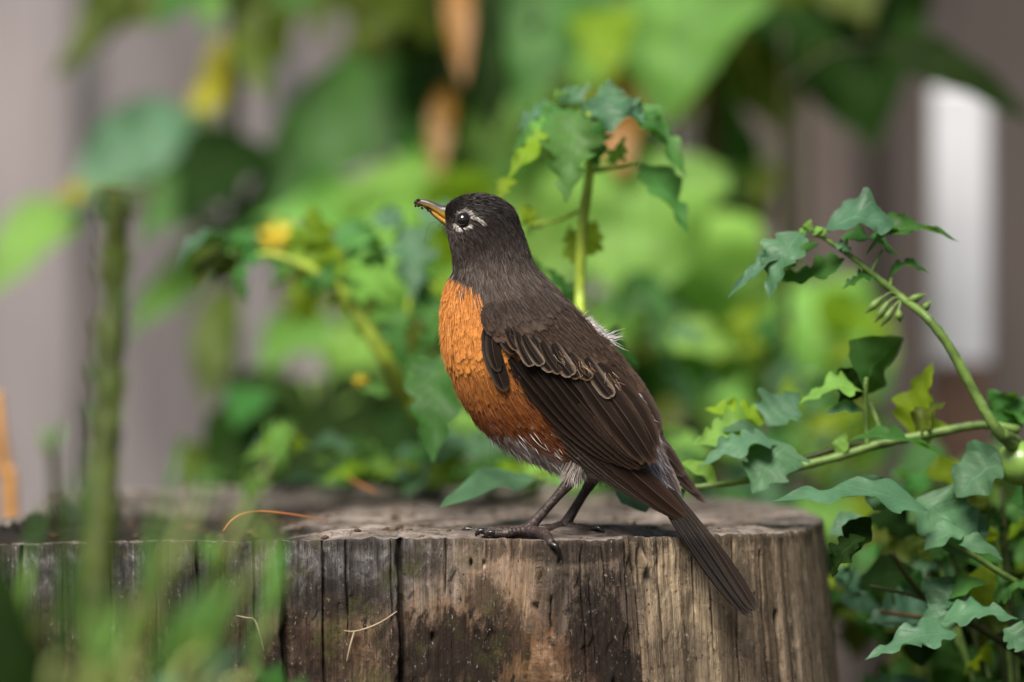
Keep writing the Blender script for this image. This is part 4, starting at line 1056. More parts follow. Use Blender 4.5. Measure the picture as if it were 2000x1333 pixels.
# ---- right-hand tomato plant --------------------------------------------------
def right_tomato():
    p = plant('tomato_plant', 2010, .16, 'bushy tomato plant right of the stump with arching flowering branch', 'plant')
    y = .07
    stem(p, [(2010, gpx(2010, .16), .16), (2020, 1700, .16), (2030, 1300, .15), (2015, 1000, .13), (1995, 880, .11), (1960, 850, y)], [.0045, .003], name='main_stem')
    stem(p, [(2000, 885, .11), (1955, 850, y), (1905, 770, y), (1862, 690, y), (1815, 625, y), (1765, 585, .09), (1715, 545, .09), (1660, 500, .09), (1610, 466, .09), (1585, 458, .09)],
         [.0030, .0028, .0026, .0024, .0022, .0020, .0017, .0014, .0011, .0008], name='branch')
    # long low branch towards the stump
    stem(p, [(1990, 840, .11), (1920, 830, .11), (1830, 845, .11), (1720, 868, .11), (1640, 892, .11), (1560, 912, .11), (1480, 934, .11), (1400, 948, .10), (1300, 955, .10)],
         [.0023, .0023, .0023, .0023, .0022, .0021, .0019, .0016, .001], name='branch')
    stem(p, [(1745, 862, .11), (1660, 870, .115), (1590, 890, .115), (1540, 905, .12)], [.0018, .0012], M_stemdk, name='branch')
    # arching tip leaves
    A = [((1572, 452), (1500, 588), 78, 'blue', .09, .07, (-.55, -.75, .5), .14), ((1560, 470), (1420, 584), 34, 'blue', .09, .08, (-.4, -.8, .4), .1),
         ((1612, 452), (1772, 460), 92, 'blue', .09, .10, (.1, -.55, .8), .22), ((1690, 500), (1875, 474), 66, 'mid', .10, .10, (.1, -.35, .9), .26), ((1600, 478), (1500, 545), 62, 'mid', .10, .12, (.2, -.5, .8), .05),
         ((1650, 505), (1505, 548), 60, 'mid', .10, .11, (.1, -.6, .7), -.12), ((1640, 470), (1760, 505), 60, 'mid', .12, .13, (0, -.4, .9), .15),
         ((1735, 545), (1818, 535), 40, 'mid', .10, .10, (0, -.4, .9), .3), ((1715, 540), (1645, 565), 40, 'mid', .09, .09, (0, -.5, .85), .12), ((1630, 480), (1665, 492), 30, 'teal', .085, .085, None, .1)]
    for b, t, wd, mt, y1, y2, n, bd in A: leaf(p, b, t, wd, y1, mt, 'tomato', y2, n, bd, .3)
    stem(p, [(1700, 535, .09), (1715, 505, .095), (1725, 490, .10)], [.0009, .0007], name='leaf_stalk'); stem(p, [(1738, 560, .09), (1742, 535, .10)], [.0009, .0006], name='leaf_stalk')
    for b, t in [((1578, 455), (1584, 428)), ((1590, 460), (1608, 445)), ((1600, 462), (1622, 452)), ((1575, 460), (1560, 448))]: leaf(p, b, t, 16, .09, 'light', 'lance', bend=.2)
    # hanging flower buds
    for b, t in [((1725, 580), (1690, 612)), ((1745, 600), (1720, 638)), ((1755, 605), (1757, 630)), ((1800, 610), (1818, 588)), ((1770, 590), (1808, 575)), ((1735, 590), (1708, 630))]:
        stem(p, [(1760, 585, .09), ((b[0] + 1760) / 2, b[1] - 8, .088), (*b, .086)], [.0006, .0005], name='bud_stalk')
        stem(p, [(*b, .086), ((b[0] + t[0]) / 2, (b[1] + t[1]) / 2, .085), (*t, .085)], [.0008, .0021, .0003], M_stem, 'flower_bud')
    # upright leaf stalk in the middle with folded leaf
    stem(p, [(1694, 872, .11), (1692, 830, .11), (1690, 770, .105), (1692, 740, .105)], [.0014, .0012], name='leaf_stalk')
    stem(p, [(1728, 868, .11), (1712, 820, .115), (1700, 790, .12)], [.0016, .001], name='leaf_stalk')
    leaf(p, (1690, 775), (1765, 660), 95, .105, 'mid', 'oval', .13, (-.35, .75, .5), .16, .35); leaf(p, (1690, 770), (1636, 722), 60, .105, 'dark', 'oval', .12, (.3, -.6, -.6), .1)
    leaf(p, (1690, 765), (1560, 790), 62, .11, 'light', 'tomato', .10, (0, -.5, .85), .18); leaf(p, (1688, 775), (1622, 752), 40, .12, 'teal', 'oval', .14, (0, -.5, .85), .14)
    leaf(p, (1688, 808), (1612, 810), 26, .11, 'blue', 'oval', .10, None, .2)
    # pale leaf hanging over the low branch and its neighbours
    stem(p, [(1560, 908, .11), (1545, 885, .105), (1535, 872, .10)], [.0013, .001], name='leaf_stalk')
    leaf(p, (1538, 868), (1470, 965), 120, .10, 'teal', 'tomato', .075, (-.1, -.75, .65), .10, .2); leaf(p, (1520, 870), (1365, 912), 66, .10, 'teal', 'tomato', .08, (-.2, -.6, .77), .16, .2)
    leaf(p, (1490, 848), (1352, 870), 90, .13, 'light', 'tomato', .10, (0, -.75, .6), .12, .2); leaf(p, (1500, 830), (1375, 800), 62, .14, 'lime', 'tomato', .13, (0, -.6, .8), .1, .2)
    leaf(p, (1500, 832), (1560, 768), 80, .13, 'teal', 'tomato', .15, (-.2, -.8, .55), .12, .2); leaf(p, (1490, 850), (1400, 845), 28, .12, 'teal', 'lance', .11, None, .15)
    leaf(p, (1400, 945), (1330, 905), 40, .12, 'light', 'oval', .11); leaf(p, (1235, 925), (1262, 1002), 66, .10, 'teal', 'oval', .075, (-.1, -.95, .2), .05); leaf(p, (1300, 950), (1330, 985), 40, .10, 'teal', 'oval'); leaf(p, (1330, 950), (1240, 930), 50, .12, 'lime', 'oval', .12)
    leaf(p, (1640, 890), (1652, 845), 26, .11, 'light', 'lance'); leaf(p, (1540, 905), (1522, 872), 22, .11, 'light', 'lance')
    # yellowing upright leaves near the right
    leaf(p, (1780, 850), (1822, 708), 72, .14, 'lime', 'tomato', .13, (-.5, -.8, .2), .08); leaf(p, (1790, 850), (1848, 785), 52, .12, 'olive', 'tomato', .11, (-.3, -.6, .7), .15); leaf(p, (1800, 870), (1850, 830), 60, .15, 'lime', 'oval', .14)
    leaf(p, (1990, 840), (1930, 760), 90, .16, 'mid', 'tomato', .15, (-.3, -.8, .5), .1); leaf(p, (2040, 830), (1950, 800), 80, .17, 'mid', 'tomato', .15)
    # leaf in front of the low branch
    leaf(p, (1660, 862), (1870, 905), 52, .09, 'mid', 'tomato', .08, (0, -.3, .95), .12, .3)
    # big ones over the right stump shoulder
    leaf(p, (1815, 1000), (1505, 980), 84, .05, 'blue', 'tomato', .00, (-.05, -.55, .83), .10, .12); leaf(p, (1745, 990), (1685, 928), 50, .06, 'blue', 'oval', .05, (-.5, -.7, .5), .1)
    leaf(p, (1790, 975), (1905, 1070), 110, .09, 'blue', 'oval', .08, (.2, -.8, .55), .08); leaf(p, (1860, 1000), (1890, 1090), 92, .10, 'blue', 'oval', .09, (0, -.8, .6), .12)
    leaf(p, (1955, 905), (1868, 972), 90, .08, 'teal', 'oval', .07, (-.2, -.7, .7), .12); leaf(p, (1950, 880), (1890, 930), 70, .09, 'blue', 'oval', .09, (.3, -.75, .55), .1)
    leaf(p, (1885, 1040), (1805, 1075), 56, .06, 'teal', 'oval', .05, (-.1, -.5, .85), .14); leaf(p, (1860, 1060), (1960, 1095), 34, .05, 'teal', 'lance', .05, None, .15)
    stem(p, [(1850, 1055, .06), (1900, 1085, .07), (1955, 1120, .08), (2015, 1155, .10)], [.0012, .0018], name='leaf_stalk')
    stem(p, [(2030, 1300, .15), (1950, 1250, .12), (1870, 1200, .11), (1800, 1160, .10), (1740, 1080, .09)], [.0022, .0012], M_stemdk, 'branch')
    stem(p, [(1870, 1200, .11), (1790, 1165, .10), (1700, 1145, .10)], [.0015, .0008], M_stemdk, 'leaf_stalk')
    stem(p, [(2030, 1330, .15), (1960, 1240, .16), (1850, 1215, .14), (1720, 1195, .13)], [.0018, .001], M_stembrown, 'branch')
    # low leaves in front
    leaf(p, (1870, 1240), (1688, 1290), 66, .04, 'blue', 'tomato', .02, (-.05, -.6, .8), .12, .15); leaf(p, (1840, 1215), (1990, 1210), 70, .05, 'blue', 'tomato', .04, (0, -.55, .83), .14, .15)
    leaf(p, (1960, 1230), (2040, 1290), 62, .03, 'blue', 'tomato', .02, None, .1); leaf(p, (1850, 1240), (1820, 1180), 60, .06, 'blue', 'oval', .07)
    leaf(p, (1870, 1130), (1820, 1200), 62, .08, 'blue', 'oval', .07, (-.4, -.8, .4), .1); leaf(p, (1850, 1180), (1930, 1140), 44, .08, 'mid', 'lance', .06, None, .22); leaf(p, (1940, 1170), (2010, 1140), 60, .09, 'mid', 'tomato', .08)
    # the green fruit
    import bmesh
    bm = bmesh.new(); bmesh.ops.create_uvsphere(bm, u_segments=32, v_segments=20, radius=.0125)
    for v in bm.verts:
        an = math.atan2(v.co.y, v.co.x); v.co.x *= 1 + .04 * math.cos(5 * an); v.co.y *= 1 + .04 * math.cos(5 * an); v.co.z *= .9
    m_ = bpy.data.meshes.new('fruit'); bm.to_mesh(m_); bm.free()
    o = link_mesh('fruit', m_, M_fruit, None); o.parent = p; o.location = Vector(P(1990, 905, .06)) - p.location
    o2 = o.copy(); COL.objects.link(o2); o2.parent = p; o2.location = Vector(P(2040, 960, .085)) - p.location; o2.scale = (.85,) * 3
    # inner foliage of the plant, its shadowed look painted by dark leaf materials
    g = np.random.default_rng(21)
    for i in range(230):
        x, z = g.uniform(1640, 2080), g.uniform(850, 1420)
        if x < 1720 and z < 1010 or (x < 1760 and z > 1180 and g.random() < .7) or z < 980 - .35 * (x - 1700): continue
        yy = g.uniform(.15, .50); a = g.uniform(0, 6.28); ln = g.uniform(60, 135)
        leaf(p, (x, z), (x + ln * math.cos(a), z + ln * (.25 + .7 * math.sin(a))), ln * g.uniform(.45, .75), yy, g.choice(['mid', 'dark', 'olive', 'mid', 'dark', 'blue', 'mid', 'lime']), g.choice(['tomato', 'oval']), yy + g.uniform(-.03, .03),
             (g.normal(0, .35), -.6, .7), g.uniform(.02, .16))
    for i in range(110):
        x, z = g.uniform(1660, 2090), g.uniform(880, 1420)
        if z < 990 - .3 * (x - 1700) or (x < 1770 and z > 1190): continue
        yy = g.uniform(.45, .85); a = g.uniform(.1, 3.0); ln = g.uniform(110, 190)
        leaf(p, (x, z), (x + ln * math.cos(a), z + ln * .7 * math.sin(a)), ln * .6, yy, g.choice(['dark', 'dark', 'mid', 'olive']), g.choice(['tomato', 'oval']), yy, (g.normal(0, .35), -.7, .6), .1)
    for i in range(9):
        x = g.uniform(1720, 2080); stem(p, [(2012 + g.normal(0, 20), 1650, .17), ((x + 2010) / 2, 1350, .19), (x, g.uniform(900, 1150), .22)], [.002, .0012], random.choice([M_stem, M_stemdk]), 'branch')
    # crumpled dark leaf against the stump
    leaf(p, (1690, 1050), (1625, 1130), 58, .02, 'dark', 'tomato', .02, (-.7, -.6, .3), .2); leaf(p, (1700, 1010), (1660, 1085), 50, .04, 'dark', 'oval', .04)
    leaf(p, (1700, 1020), (1620, 1045), 50, .10, 'teal', 'oval', .09)
DK[0] = .6; WK[0] = 1.32; right_tomato(); DK[0] = WK[0] = 1.0

# ---- centre tomato sprig behind the bird ---------------------------------------
def centre_tomato():
    p = plant('tomato_plant', 1240, .52, 'young tomato shoot with drooping serrated top leaves behind the robin', 'plant')
    y = .20
    stem(p, [(1240, gpx(1240, .52), .72), (1240, 1250, .72), (1225, 960, .68), (1165, 800, .40), (1137, 680, y), (1133, 560, y), (1138, 440, y), (1150, 350, y), (1152, 290, y), (1150, 220, y)], [.004, .004, .0038, .0032, .003, .0028, .0026, .002, .0012], mat=M_stemlit, name='main_stem')
    stem(p, [(1152, 335, y), (1185, 330, y), (1240, 318, y)], [.0016, .001], mat=M_stemlit, name='leaf_stalk'); stem(p, [(1135, 410, .22), (1090, 430, .23), (1035, 440, .24)], [.0012, .0008], mat=M_stemlit, name='leaf_stalk')
    A = [((1130, 215), (1105, 398), 100, 'fresh', .19, .16, (-.2, -.9, .4)), ((1180, 190), (1195, 262), 82, 'blue', .19, .17, (.1, -.85, .5)), ((1225, 200), (1342, 350), 62, 'fresh', .20, .18, (.5, -.75, .45)),
         ((1245, 320), (1345, 460), 74, 'fresh', .21, .19, (.55, -.7, .45)), ((1120, 215), (1000, 300), 64, 'fresh', .22, .23, (-.4, -.6, .7)), ((1095, 255), (990, 352), 50, 'lime', .19, .17, (-.5, -.7, .5)),
         ((1110, 220), (1060, 260), 60, 'fresh', .21, .20, (-.3, -.7, .6)), ((1140, 200), (1090, 180), 60, 'blue', .22, .24, None), ((1165, 190), (1225, 185), 50, 'blue', .21, .21, None),
         ((1190, 320), (1220, 265), 34, 'light', .20, .19, (.5, -.8, .2)), ((1000, 350), (975, 390), 36, 'lime', .2, .19, None), ((1132, 500), (1165, 430), 54, 'lime', .22, .23, (.3, -.9, .2)), ((1133, 520), (1112, 440), 44, 'lime', .22, .24, (-.3, -.9, .2)),
         ((1040, 440), (1015, 400), 40, 'lime', .24, .24, None), ((1060, 436), (1030, 470), 34, 'light', .24, .24, None), ((1125, 600), (1062, 520), 36, 'mid', .22, .22, None), ((1050, 560), (1042, 500), 36, 'mid', .23, .23, None)]
    A += [((1150, 215), (1165, 330), 70, 'mid', .21, .19, (.2, -.9, .3)), ((1110, 230), (1020, 320), 60, 'light', .21, .20, (-.5, -.7, .4)), ((1205, 205), (1260, 250), 56, 'blue', .19, .18, (.4, -.7, .6)),
          ((1085, 215), (1010, 255), 56, 'blue', .24, .25, (-.3, -.6, .7)), ((1240, 225), (1300, 270), 50, 'mid', .19, .18, (.4, -.6, .6)), ((1100, 200), (1085, 175), 30, 'light', .22, .22, None)]
    for b, t, wd, mt, y1, y2, n in A: leaf(p, b, t, wd, y1, mt, 'tomato', y2, n, .08, .3)
    for k in range(5):
        a = k * .7; leaf(p, (1140 + k * 6, 660 + k * 26), (1140 + 110 * math.cos(a * 2.3), 720 + k * 26 + 30 * math.sin(a)), 60, .26 + k * .03, ['mid', 'light', 'olive'][k % 3], 'tomato')
DK[0] = .72; WK[0] = 1.3; centre_tomato(); DK[0] = WK[0] = 1.0

# ---- left tomato shoot ---------------------------------------------------------
def left_tomato():
    p = plant('tomato_plant', 955, .55, 'flowering tomato shoot leaning away from the robins breast', 'plant')
    y = .26
    stem(p, [(955, gpx(955, .55), .50), (955, 1200, .50), (930, 985, .48), (880, 900, .38), (805, 795, .29), (755, 705, y), (690, 600, y), (630, 540, y), (540, 500, y), (470, 500, y)], [.0052, .0052, .0050, .0048, .0046, .0043, .0040, .0034, .002, .001], mat=M_stemlit, name='main_stem')
    stem(p, [(880, 900, .38), (815, 780, .31), (798, 640, .29), (805, 560, .29), (815, 520, .29)], [.0024, .0016], mat=M_stemlit, name='branch')
    A = [((470, 480), (338, 545), 44, 'blue', .25, .24, (-.3, -.4, .85), .35), ((490, 500), (412, 555), 52, 'olive', .26, .25, (-.2, -.6, .75), .1), ((500, 480), (440, 460), 56, 'mid', .27, .28, None, .1), ((520, 505), (455, 520), 46, 'mid', .26, .25, None, .1),
         ((600, 530), (590, 445), 62, 'mid', .27, .28, (.2, -.8, .5), .1), ((640, 545), (610, 580), 50, 'mid', .25, .25, None, .1), ((640, 520), (690, 440), 60, 'teal', .27, .28, (-.1, -.7, .6), .1), ((650, 530), (742, 450), 60, 'teal', .28, .29, None, .1),
         ((660, 540), (765, 500), 46, 'light', .25, .24, (0, -.5, .85), .2), ((640, 540), (660, 470), 56, 'lime', .26, .26, (.2, -.8, .5), .1), ((610, 540), (650, 560), 70, 'mid', .26, .25, None, .1),
         ((690, 600), (640, 590), 44, 'lime', .26, .26, None, .1), ((700, 610), (770, 605), 40, 'light', .27, .27, None, .2), ((730, 660), (690, 640), 40, 'lime', .27, .27, None, .1),
         ((805, 440), (808, 590), 80, 'teal', .30, .28, (-.1, -.95, .3), .05), ((790, 445), (720, 430), 60, 'teal', .3, .3, None, .15), ((830, 445), (900, 400), 70, 'teal', .33, .34, None, .1),
         ((865, 690), (845, 905), 100, 'mid', .12, .10, (-.2, -.95, .25), .06), ((850, 700), (788, 760), 66, 'mid', .13, .12, (-.4, -.8, .4), .1), ((830, 640), (870, 600), 66, 'mid', .24, .24, None, .1), ((835, 620), (800, 690), 50, 'olive', .25, .25, None, .1), ((850, 580), (880, 540), 40, 'lime', .25, .25, None, .1)]
    for b, t, wd, mt, y1, y2, n, bd in A: leaf(p, b, t, wd, y1, mt, 'tomato', y2, n, bd, .25)
    stem(p, [(840, 845, .32), (865, 760, .2), (866, 692, .12)], [.002, .0012], M_stembrown, 'leaf_stalk'); stem(p, [(815, 520, .29), (805, 480, .30), (800, 445, .30)], [.0016, .001], mat=M_stemlit, name='leaf_stalk')
    # yellow star flowers
    for (x, z, yy, s) in [(545, 465, .5, 44), (705, 745, .27, 18), (722, 602, .27, 18)]:
        f = link_mesh('flower', tube_mesh('flower', [P(x, z, yy * 1.25 + .003), P(x, z, yy * 1.25 - .002), P(x, z, yy * 1.25 - .006)], [.0012, .002, .0006], 8), M_petal, p)
        for k in range(6):
            a = k * 1.047 + .3; leaf_o = leaf_mesh(P(x, z, yy * 1.25), P(x + s * math.cos(a), z + s * .9 * math.sin(a), yy * 1.25 + .004), s * .5 * pxscale(yy), np.array([0, -1, .1]), -.1, .2, 'lance', k)
            link_mesh('petal', leaf_o, M_petal, f)
    g = np.random.default_rng(5)
    for i in range(5):
        t = g.uniform(0, 1); x = 630 + 180 * t + g.normal(0, 12); z = 550 + 270 * t; a = g.uniform(0, 6.28); q = g.uniform(45, 80)
        leaf(p, (x, z), (x + q * math.cos(a), z + q * math.sin(a)), q * .55, .27, g.choice(['light', 'lime', 'fresh']), 'tomato', .27 + g.uniform(-.02, .02), (g.normal(0, .4), -.7, .6))
    for cx_, cz_, k_, m_ in [(450, 500, 3, ['mid', 'fresh', 'olive']), (615, 505, 5, ['fresh', 'light', 'lime']), (705, 465, 3, ['teal', 'fresh', 'light']), (845, 640, 3, ['fresh', 'mid'])]:
        for i in range(k_):
            x, z = cx_ + g.normal(0, 24), cz_ + g.normal(0, 18); a = g.uniform(0, 6.28); q = g.uniform(80, 140); yy = .27 + g.uniform(-.03, .04)
            leaf(p, (x, z), (x + q * math.cos(a), z + q * .8 * math.sin(a)), q * .5, yy, g.choice(m_), 'tomato', yy + g.uniform(-.03, .03), (g.normal(0, .4), -.65, .65), .14)
DK[0] = 1.25; WK[0] = 1.3; left_tomato(); DK[0] = WK[0] = 1.0

# ---- low leaves right behind the stump -----------------------------------------
def low_plant():
    p = plant('tomato_plant', 760, .50, 'low leafy plant spreading just above the back rim of the stump', 'plant')
    stem(p, [(760, gpx(760, .5), .50), (770, 1250, .50), (800, 1000, .49)], [.004, .003], name='main_stem'); stem(p, [(800, 1000, .49), (900, 950, .45), (1000, 932, .32), (1062, 938, .14)], [.003, .0015], name='branch'); stem(p, [(790, 1010, .49), (700, 960, .47), (580, 950, .44)], [.003, .0015], name='branch')
    A = [((1060, 940), (858, 992), 74, 'teal', .14, .05, (-.1, -.7, .7), .06), ((1020, 940), (1120, 900), 80, 'light', .30, .28, None, .1), ((980, 900), (900, 860), 90, 'teal', .4, .4, None, .1), ((1010, 920), (880, 930), 80, 'mid', .38, .36, None, .1),
         ((720, 930), (610, 900), 60, 'light', .42, .42, None, .1), ((640, 945), (550, 940), 40, 'teal', .42, .40, None, .1), ((655, 940), (680, 905), 50, 'teal', .41, .41, None, .1), ((700, 945), (780, 910), 60, 'mid', .42, .42, None, .1), ((720, 940), (850, 930), 60, 'teal', .42, .40, None, .1),
         ((840, 950), (900, 900), 60, 'lime', .42, .42, None, .1), ((800, 950), (720, 900), 70, 'mid', .45, .45, None, .1), ((880, 950), (860, 890), 60, 'light', .45, .45, None, .1), ((930, 950), (990, 880), 90, 'mid', .45, .45, None, .1),
         ((1060, 945), (1150, 950), 70, 'light', .33, .3, None, .1), ((1100, 940), (1010, 900), 80, 'lime', .36, .36, None, .1), ((1150, 945), (1230, 930), 60, 'mid', .32, .3, None, .1)]
    for b, t, wd, mt, y1, y2, n, bd in A: leaf(p, b, t, wd, y1, mt, 'tomato' if mt != 'teal' else 'oval', y2, n, bd, .2)
    g = np.random.default_rng(77)
    for i in range(46):
        x, z = g.uniform(540, 1290), g.uniform(872, 938); a = g.choice([0.35, 2.8]) + g.normal(0, .35); q = g.uniform(60, 120); yy = .42 + g.uniform(-.04, .06)
        leaf(p, (x, z), (x + q * math.cos(a), z + q * .45 * math.sin(a)), q * .6, yy, g.choice(['fresh', 'light', 'teal', 'light', 'lime', 'teal']), g.choice(['tomato', 'oval']), yy - .03, (g.normal(0, .3), -.6, .75), .14)
    for i in range(5):
        x = 560 + 160 * i; stem(p, [(790, 1010, .49), ((x + 800) / 2, 985, .50), (x, 945, .48)], [.002, .001], name='branch')
low_plant()

# ---- tall broad-leaved plants far behind (out of focus) -------------------------
def tall_plants():
    G = 'tall broad leaved plants by the fence'
    def tp(px, y, label, leaves, top=-150, r=.008, mt=None):
        p = plant('broadleaf_plant', px, y, label, 'plant', G)
        zb = gpx(px, y); stem(p, [(px + o_, zb + (top - zb) * f_, y) for o_, f_ in [(0, 0), (8, .25), (-6, .5), (5, .75), (0, 1)]], [r, r * .5], mt or M_stemdk, 'main_stem')
        for lf in leaves:
            b, t, wd, m = lf[:4]; kd = lf[4] if len(lf) > 4 else 'heart'; n = lf[5] if len(lf) > 5 else (-.1, -.85, .5)
            dy = random.uniform(-.06, .06)
            leaf(p, b, t, wd, y + dy, m, kd, y + dy - .05, n, .08, .15)
            # stalk to the main stem
            if abs(b[0] - px) > 30: stem(p, [(px, min(b[1] + 60, 1300), y), ((px + b[0]) / 2, b[1] + 10, y + dy / 2), (*b, y + dy)], [r * .4, r * .2], M_stem, 'leaf_stalk')
        return p
    # top left group
    tp(455, 1.0, 'tall plant with a yellowing leaf and dark drooping leaves before the pale fence',
       [((340, -70), (100, 160), 130, 'olive'), ((505, 75), (372, 268), 120, 'yellow', 'heart', (-.5, -.85, .2)), ((520, -60), (470, 110), 130, 'olive'), ((620, -80), (560, 60), 130, 'mid'), ((420, -60), (300, 60), 110, 'mid'), ((370, 220), (110, 420), 150, 'teal'), ((490, 270), (345, 450), 170, 'dark'), ((400, 300), (290, 430), 90, 'teal'), ((440, -40), (400, 80), 70, 'light'),
        ((130, 400), (-60, 610), 120, 'light'), ((470, 470), (235, 660), 110, 'light'), ((190, 380), (100, 400), 60, 'yellow'), ((445, 560), (400, 800), 90, 'olive', 'lance'), ((430, 330), (260, 480), 120, 'mid'), ((520, 120), (600, 10), 110, 'olive'), ((470, 420), (560, 520), 130, 'mid'), ((330, 330), (180, 380), 110, 'light'), ((250, -40), (170, 120), 70, 'olive'), ((460, 60), (530, 200), 60, 'olive', 'lance')])
    tp(860, .95, 'tall plant with long diagonal green leaf and bronze dried stem leaf',
       [((830, 120), (420, 500), 190, 'mid'), ((860, 40), (590, 0), 150, 'olive'), ((800, 10), (720, 140), 150, 'olive'), ((800, 0), (735, 100), 90, 'yellow'), ((893, -60), (905, 170), 52, 'rust', 'lance'), ((872, 160), (850, 370), 46, 'rust', 'lance'),
        ((860, 420), (500, 430), 150, 'light'), ((960, -60), (960, 270), 190, 'dark'), ((930, 200), (1060, 470), 240, 'light'), ((880, 330), (700, 480), 150, 'light'), ((870, 470), (700, 700), 300, 'light'), ((860, 500), (930, 720), 240, 'light'), ((780, 560), (800, 760), 220, 'lime'), ((960, 300), (900, 520), 260, 'light')], r=.009)
    tp(1215, .9, 'tall plant with a very broad yellow green leaf hanging over the shoot',
       [((1130, -60), (1010, 240), 180, 'mid'), ((1290, -110), (1305, 250), 380, 'light'), ((1180, 20), (1190, 170), 120, 'lime'), ((1205, 140), (1215, 350), 90, 'rust', 'lance'), ((1330, 160), (1335, 250), 80, 'yellow'),
        ((1240, 300), (1250, 640), 330, 'light'), ((1120, 360), (1080, 640), 280, 'light'), ((1330, 420), (1360, 720), 280, 'light'), ((1215, 560), (1225, 720), 90, 'rust', 'lance')], r=.008, mt=M_stembrown)
    tp(1385, .98, 'tall plant on a dark brown stalk with a large dark leaf tip',
       [((1440, -90), (1530, 270), 300, 'olive'), ((1600, -110), (1712, 300), 340, 'dark'), ((1640, -60), (1700, 60), 130, 'olive'), ((1440, 380), (1450, 500), 130, 'dark'),
        ((1500, 330), (1480, 420), 60, 'olive'), ((1420, 520), (1480, 760), 240, 'light'), ((1560, 560), (1660, 800), 220, 'light'), ((1500, 640), (1420, 840), 200, 'mid'), ((1640, 640), (1740, 760), 150, 'light'), ((1300, 660), (1330, 860), 200, 'mid'), ((1600, 760), (1700, 900), 150, 'olive')], r=.012, mt=M_stembrown)
    q = tp(1530, .75, 'tall stalk with one long dark leaf arching over the white post top', [], top=60, r=.005)
    leaf(q, (1700, 90), (2020, 240), 92, .75, 'dark', 'lance', .72, (.3, -.85, .35), .12); stem(q, [(1530, 170, .75), (1620, 105, .75), (1705, 90, .75)], [.002, .0015], M_stemdk, 'leaf_stalk')
    # further overlapping leaves of the tall plants
    gg = np.random.default_rng(33)
    for (px0, x0, x1, z0, z1, cnt, yy0, cols) in [(980, 840, 1130, -80, 420, 22, 1.15, ['mid', 'mid', 'light', 'dark', 'olive']), (1300, 1020, 1420, -60, 330, 18, 1.15, ['mid', 'olive', 'light', 'mid', 'dark']),
                                                 (1290, 1000, 1420, 320, 760, 26, 1.1, ['light', 'lime', 'light', 'mid']), (1560, 1400, 1700, -100, 140, 10, 1.2, ['olive', 'dark', 'mid']),
                                                 (740, 560, 900, -80, 60, 8, 1.1, ['olive', 'dark', 'olive']), (800, 640, 900, 400, 800, 18, .95, ['light', 'light', 'lime', 'mid']), (1500, 1300, 1720, 640, 900, 16, 1.0, ['light', 'mid', 'lime'])]:
        q = tp(px0, yy0, {980: 'tall leafy plant rising straight behind the robins head', 1300: 'tall leafy plant behind the drooping shoot', 1290: 'bushy plant with painted lime green glow behind the robins back', 1560: 'tall olive leaved plant reaching above the arching branch',
                          740: 'tall olive plant beside the bronze dried leaf', 800: 'bushy light green plant behind the robins breast', 1500: 'low light green plant below the arching branch'}[px0], [], top=z0 + 40, r=.006)
        for i in range(cnt):
            x, z = gg.uniform(x0, x1), gg.uniform(z0, z1); a = gg.uniform(.5, 2.6); ln = gg.uniform(150, 280); yv = yy0 + gg.uniform(-.15, .2)
            leaf(q, (x, z - ln * .3), (x + ln * math.cos(a) * .8, z + ln * .6 * math.sin(a)), ln * gg.uniform(.5, .75), yv, gg.choice(cols), 'heart', yv - gg.uniform(-.04, .08), (gg.normal(0, .35), -.75, .6), .08)
    # lower mass, left centre and centre
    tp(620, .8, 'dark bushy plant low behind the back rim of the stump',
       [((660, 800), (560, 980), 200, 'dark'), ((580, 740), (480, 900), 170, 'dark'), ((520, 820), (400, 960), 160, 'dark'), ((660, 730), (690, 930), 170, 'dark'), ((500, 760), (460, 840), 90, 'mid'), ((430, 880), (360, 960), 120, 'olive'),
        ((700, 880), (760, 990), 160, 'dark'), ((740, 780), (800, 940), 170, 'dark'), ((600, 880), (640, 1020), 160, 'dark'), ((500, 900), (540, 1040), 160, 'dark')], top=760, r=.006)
    g = np.random.default_rng(11)
    q = tp(1000, .8, 'leafy thicket low behind the robin between stump and fence', [], top=560, r=.006)
    for i in range(60):
        x, z = g.uniform(780, 1320), g.uniform(560, 1010)
        a = g.uniform(.2, 2.9); ln = g.uniform(90, 190); yy = .8 + g.uniform(-.2, .2)
        leaf(q, (x, z), (x + ln * math.cos(a), z + ln * math.sin(a) * .8), ln * g.uniform(.5, .8), yy, g.choice(['mid', 'dark', 'light', 'dark', 'mid', 'olive']), 'heart', None, (g.normal(0, .3), -.8, .55), .08)
    q = tp(1500, .7, 'leafy thicket beneath the arching tomato branch', [], top=640, r=.006)
    for i in range(75):
        x, z = g.uniform(1250, 1760), g.uniform(600, 1000)
        if z < 600 + .35 * max(0, x - 1450): continue
        a = g.uniform(.2, 2.9); ln = g.uniform(60, 140); yy = .7 + g.uniform(-.25, .2)
        leaf(q, (x, z), (x + ln * math.cos(a), z + ln * math.sin(a) * .8), ln * g.uniform(.5, .8), yy, g.choice(['light', 'light', 'mid', 'lime', 'teal', 'mid', 'olive']), g.choice(['heart', 'tomato']), None, (g.normal(0, .3), -.75, .6), .08)
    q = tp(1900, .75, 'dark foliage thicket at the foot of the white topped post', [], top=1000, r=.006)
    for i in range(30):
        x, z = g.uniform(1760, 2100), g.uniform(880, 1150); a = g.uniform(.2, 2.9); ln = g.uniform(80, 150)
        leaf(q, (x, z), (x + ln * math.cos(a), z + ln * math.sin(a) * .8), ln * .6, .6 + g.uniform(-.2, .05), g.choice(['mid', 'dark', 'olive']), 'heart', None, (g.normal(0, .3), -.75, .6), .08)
WK[0] = 1.15; tall_plants(); WK[0] = 1.0

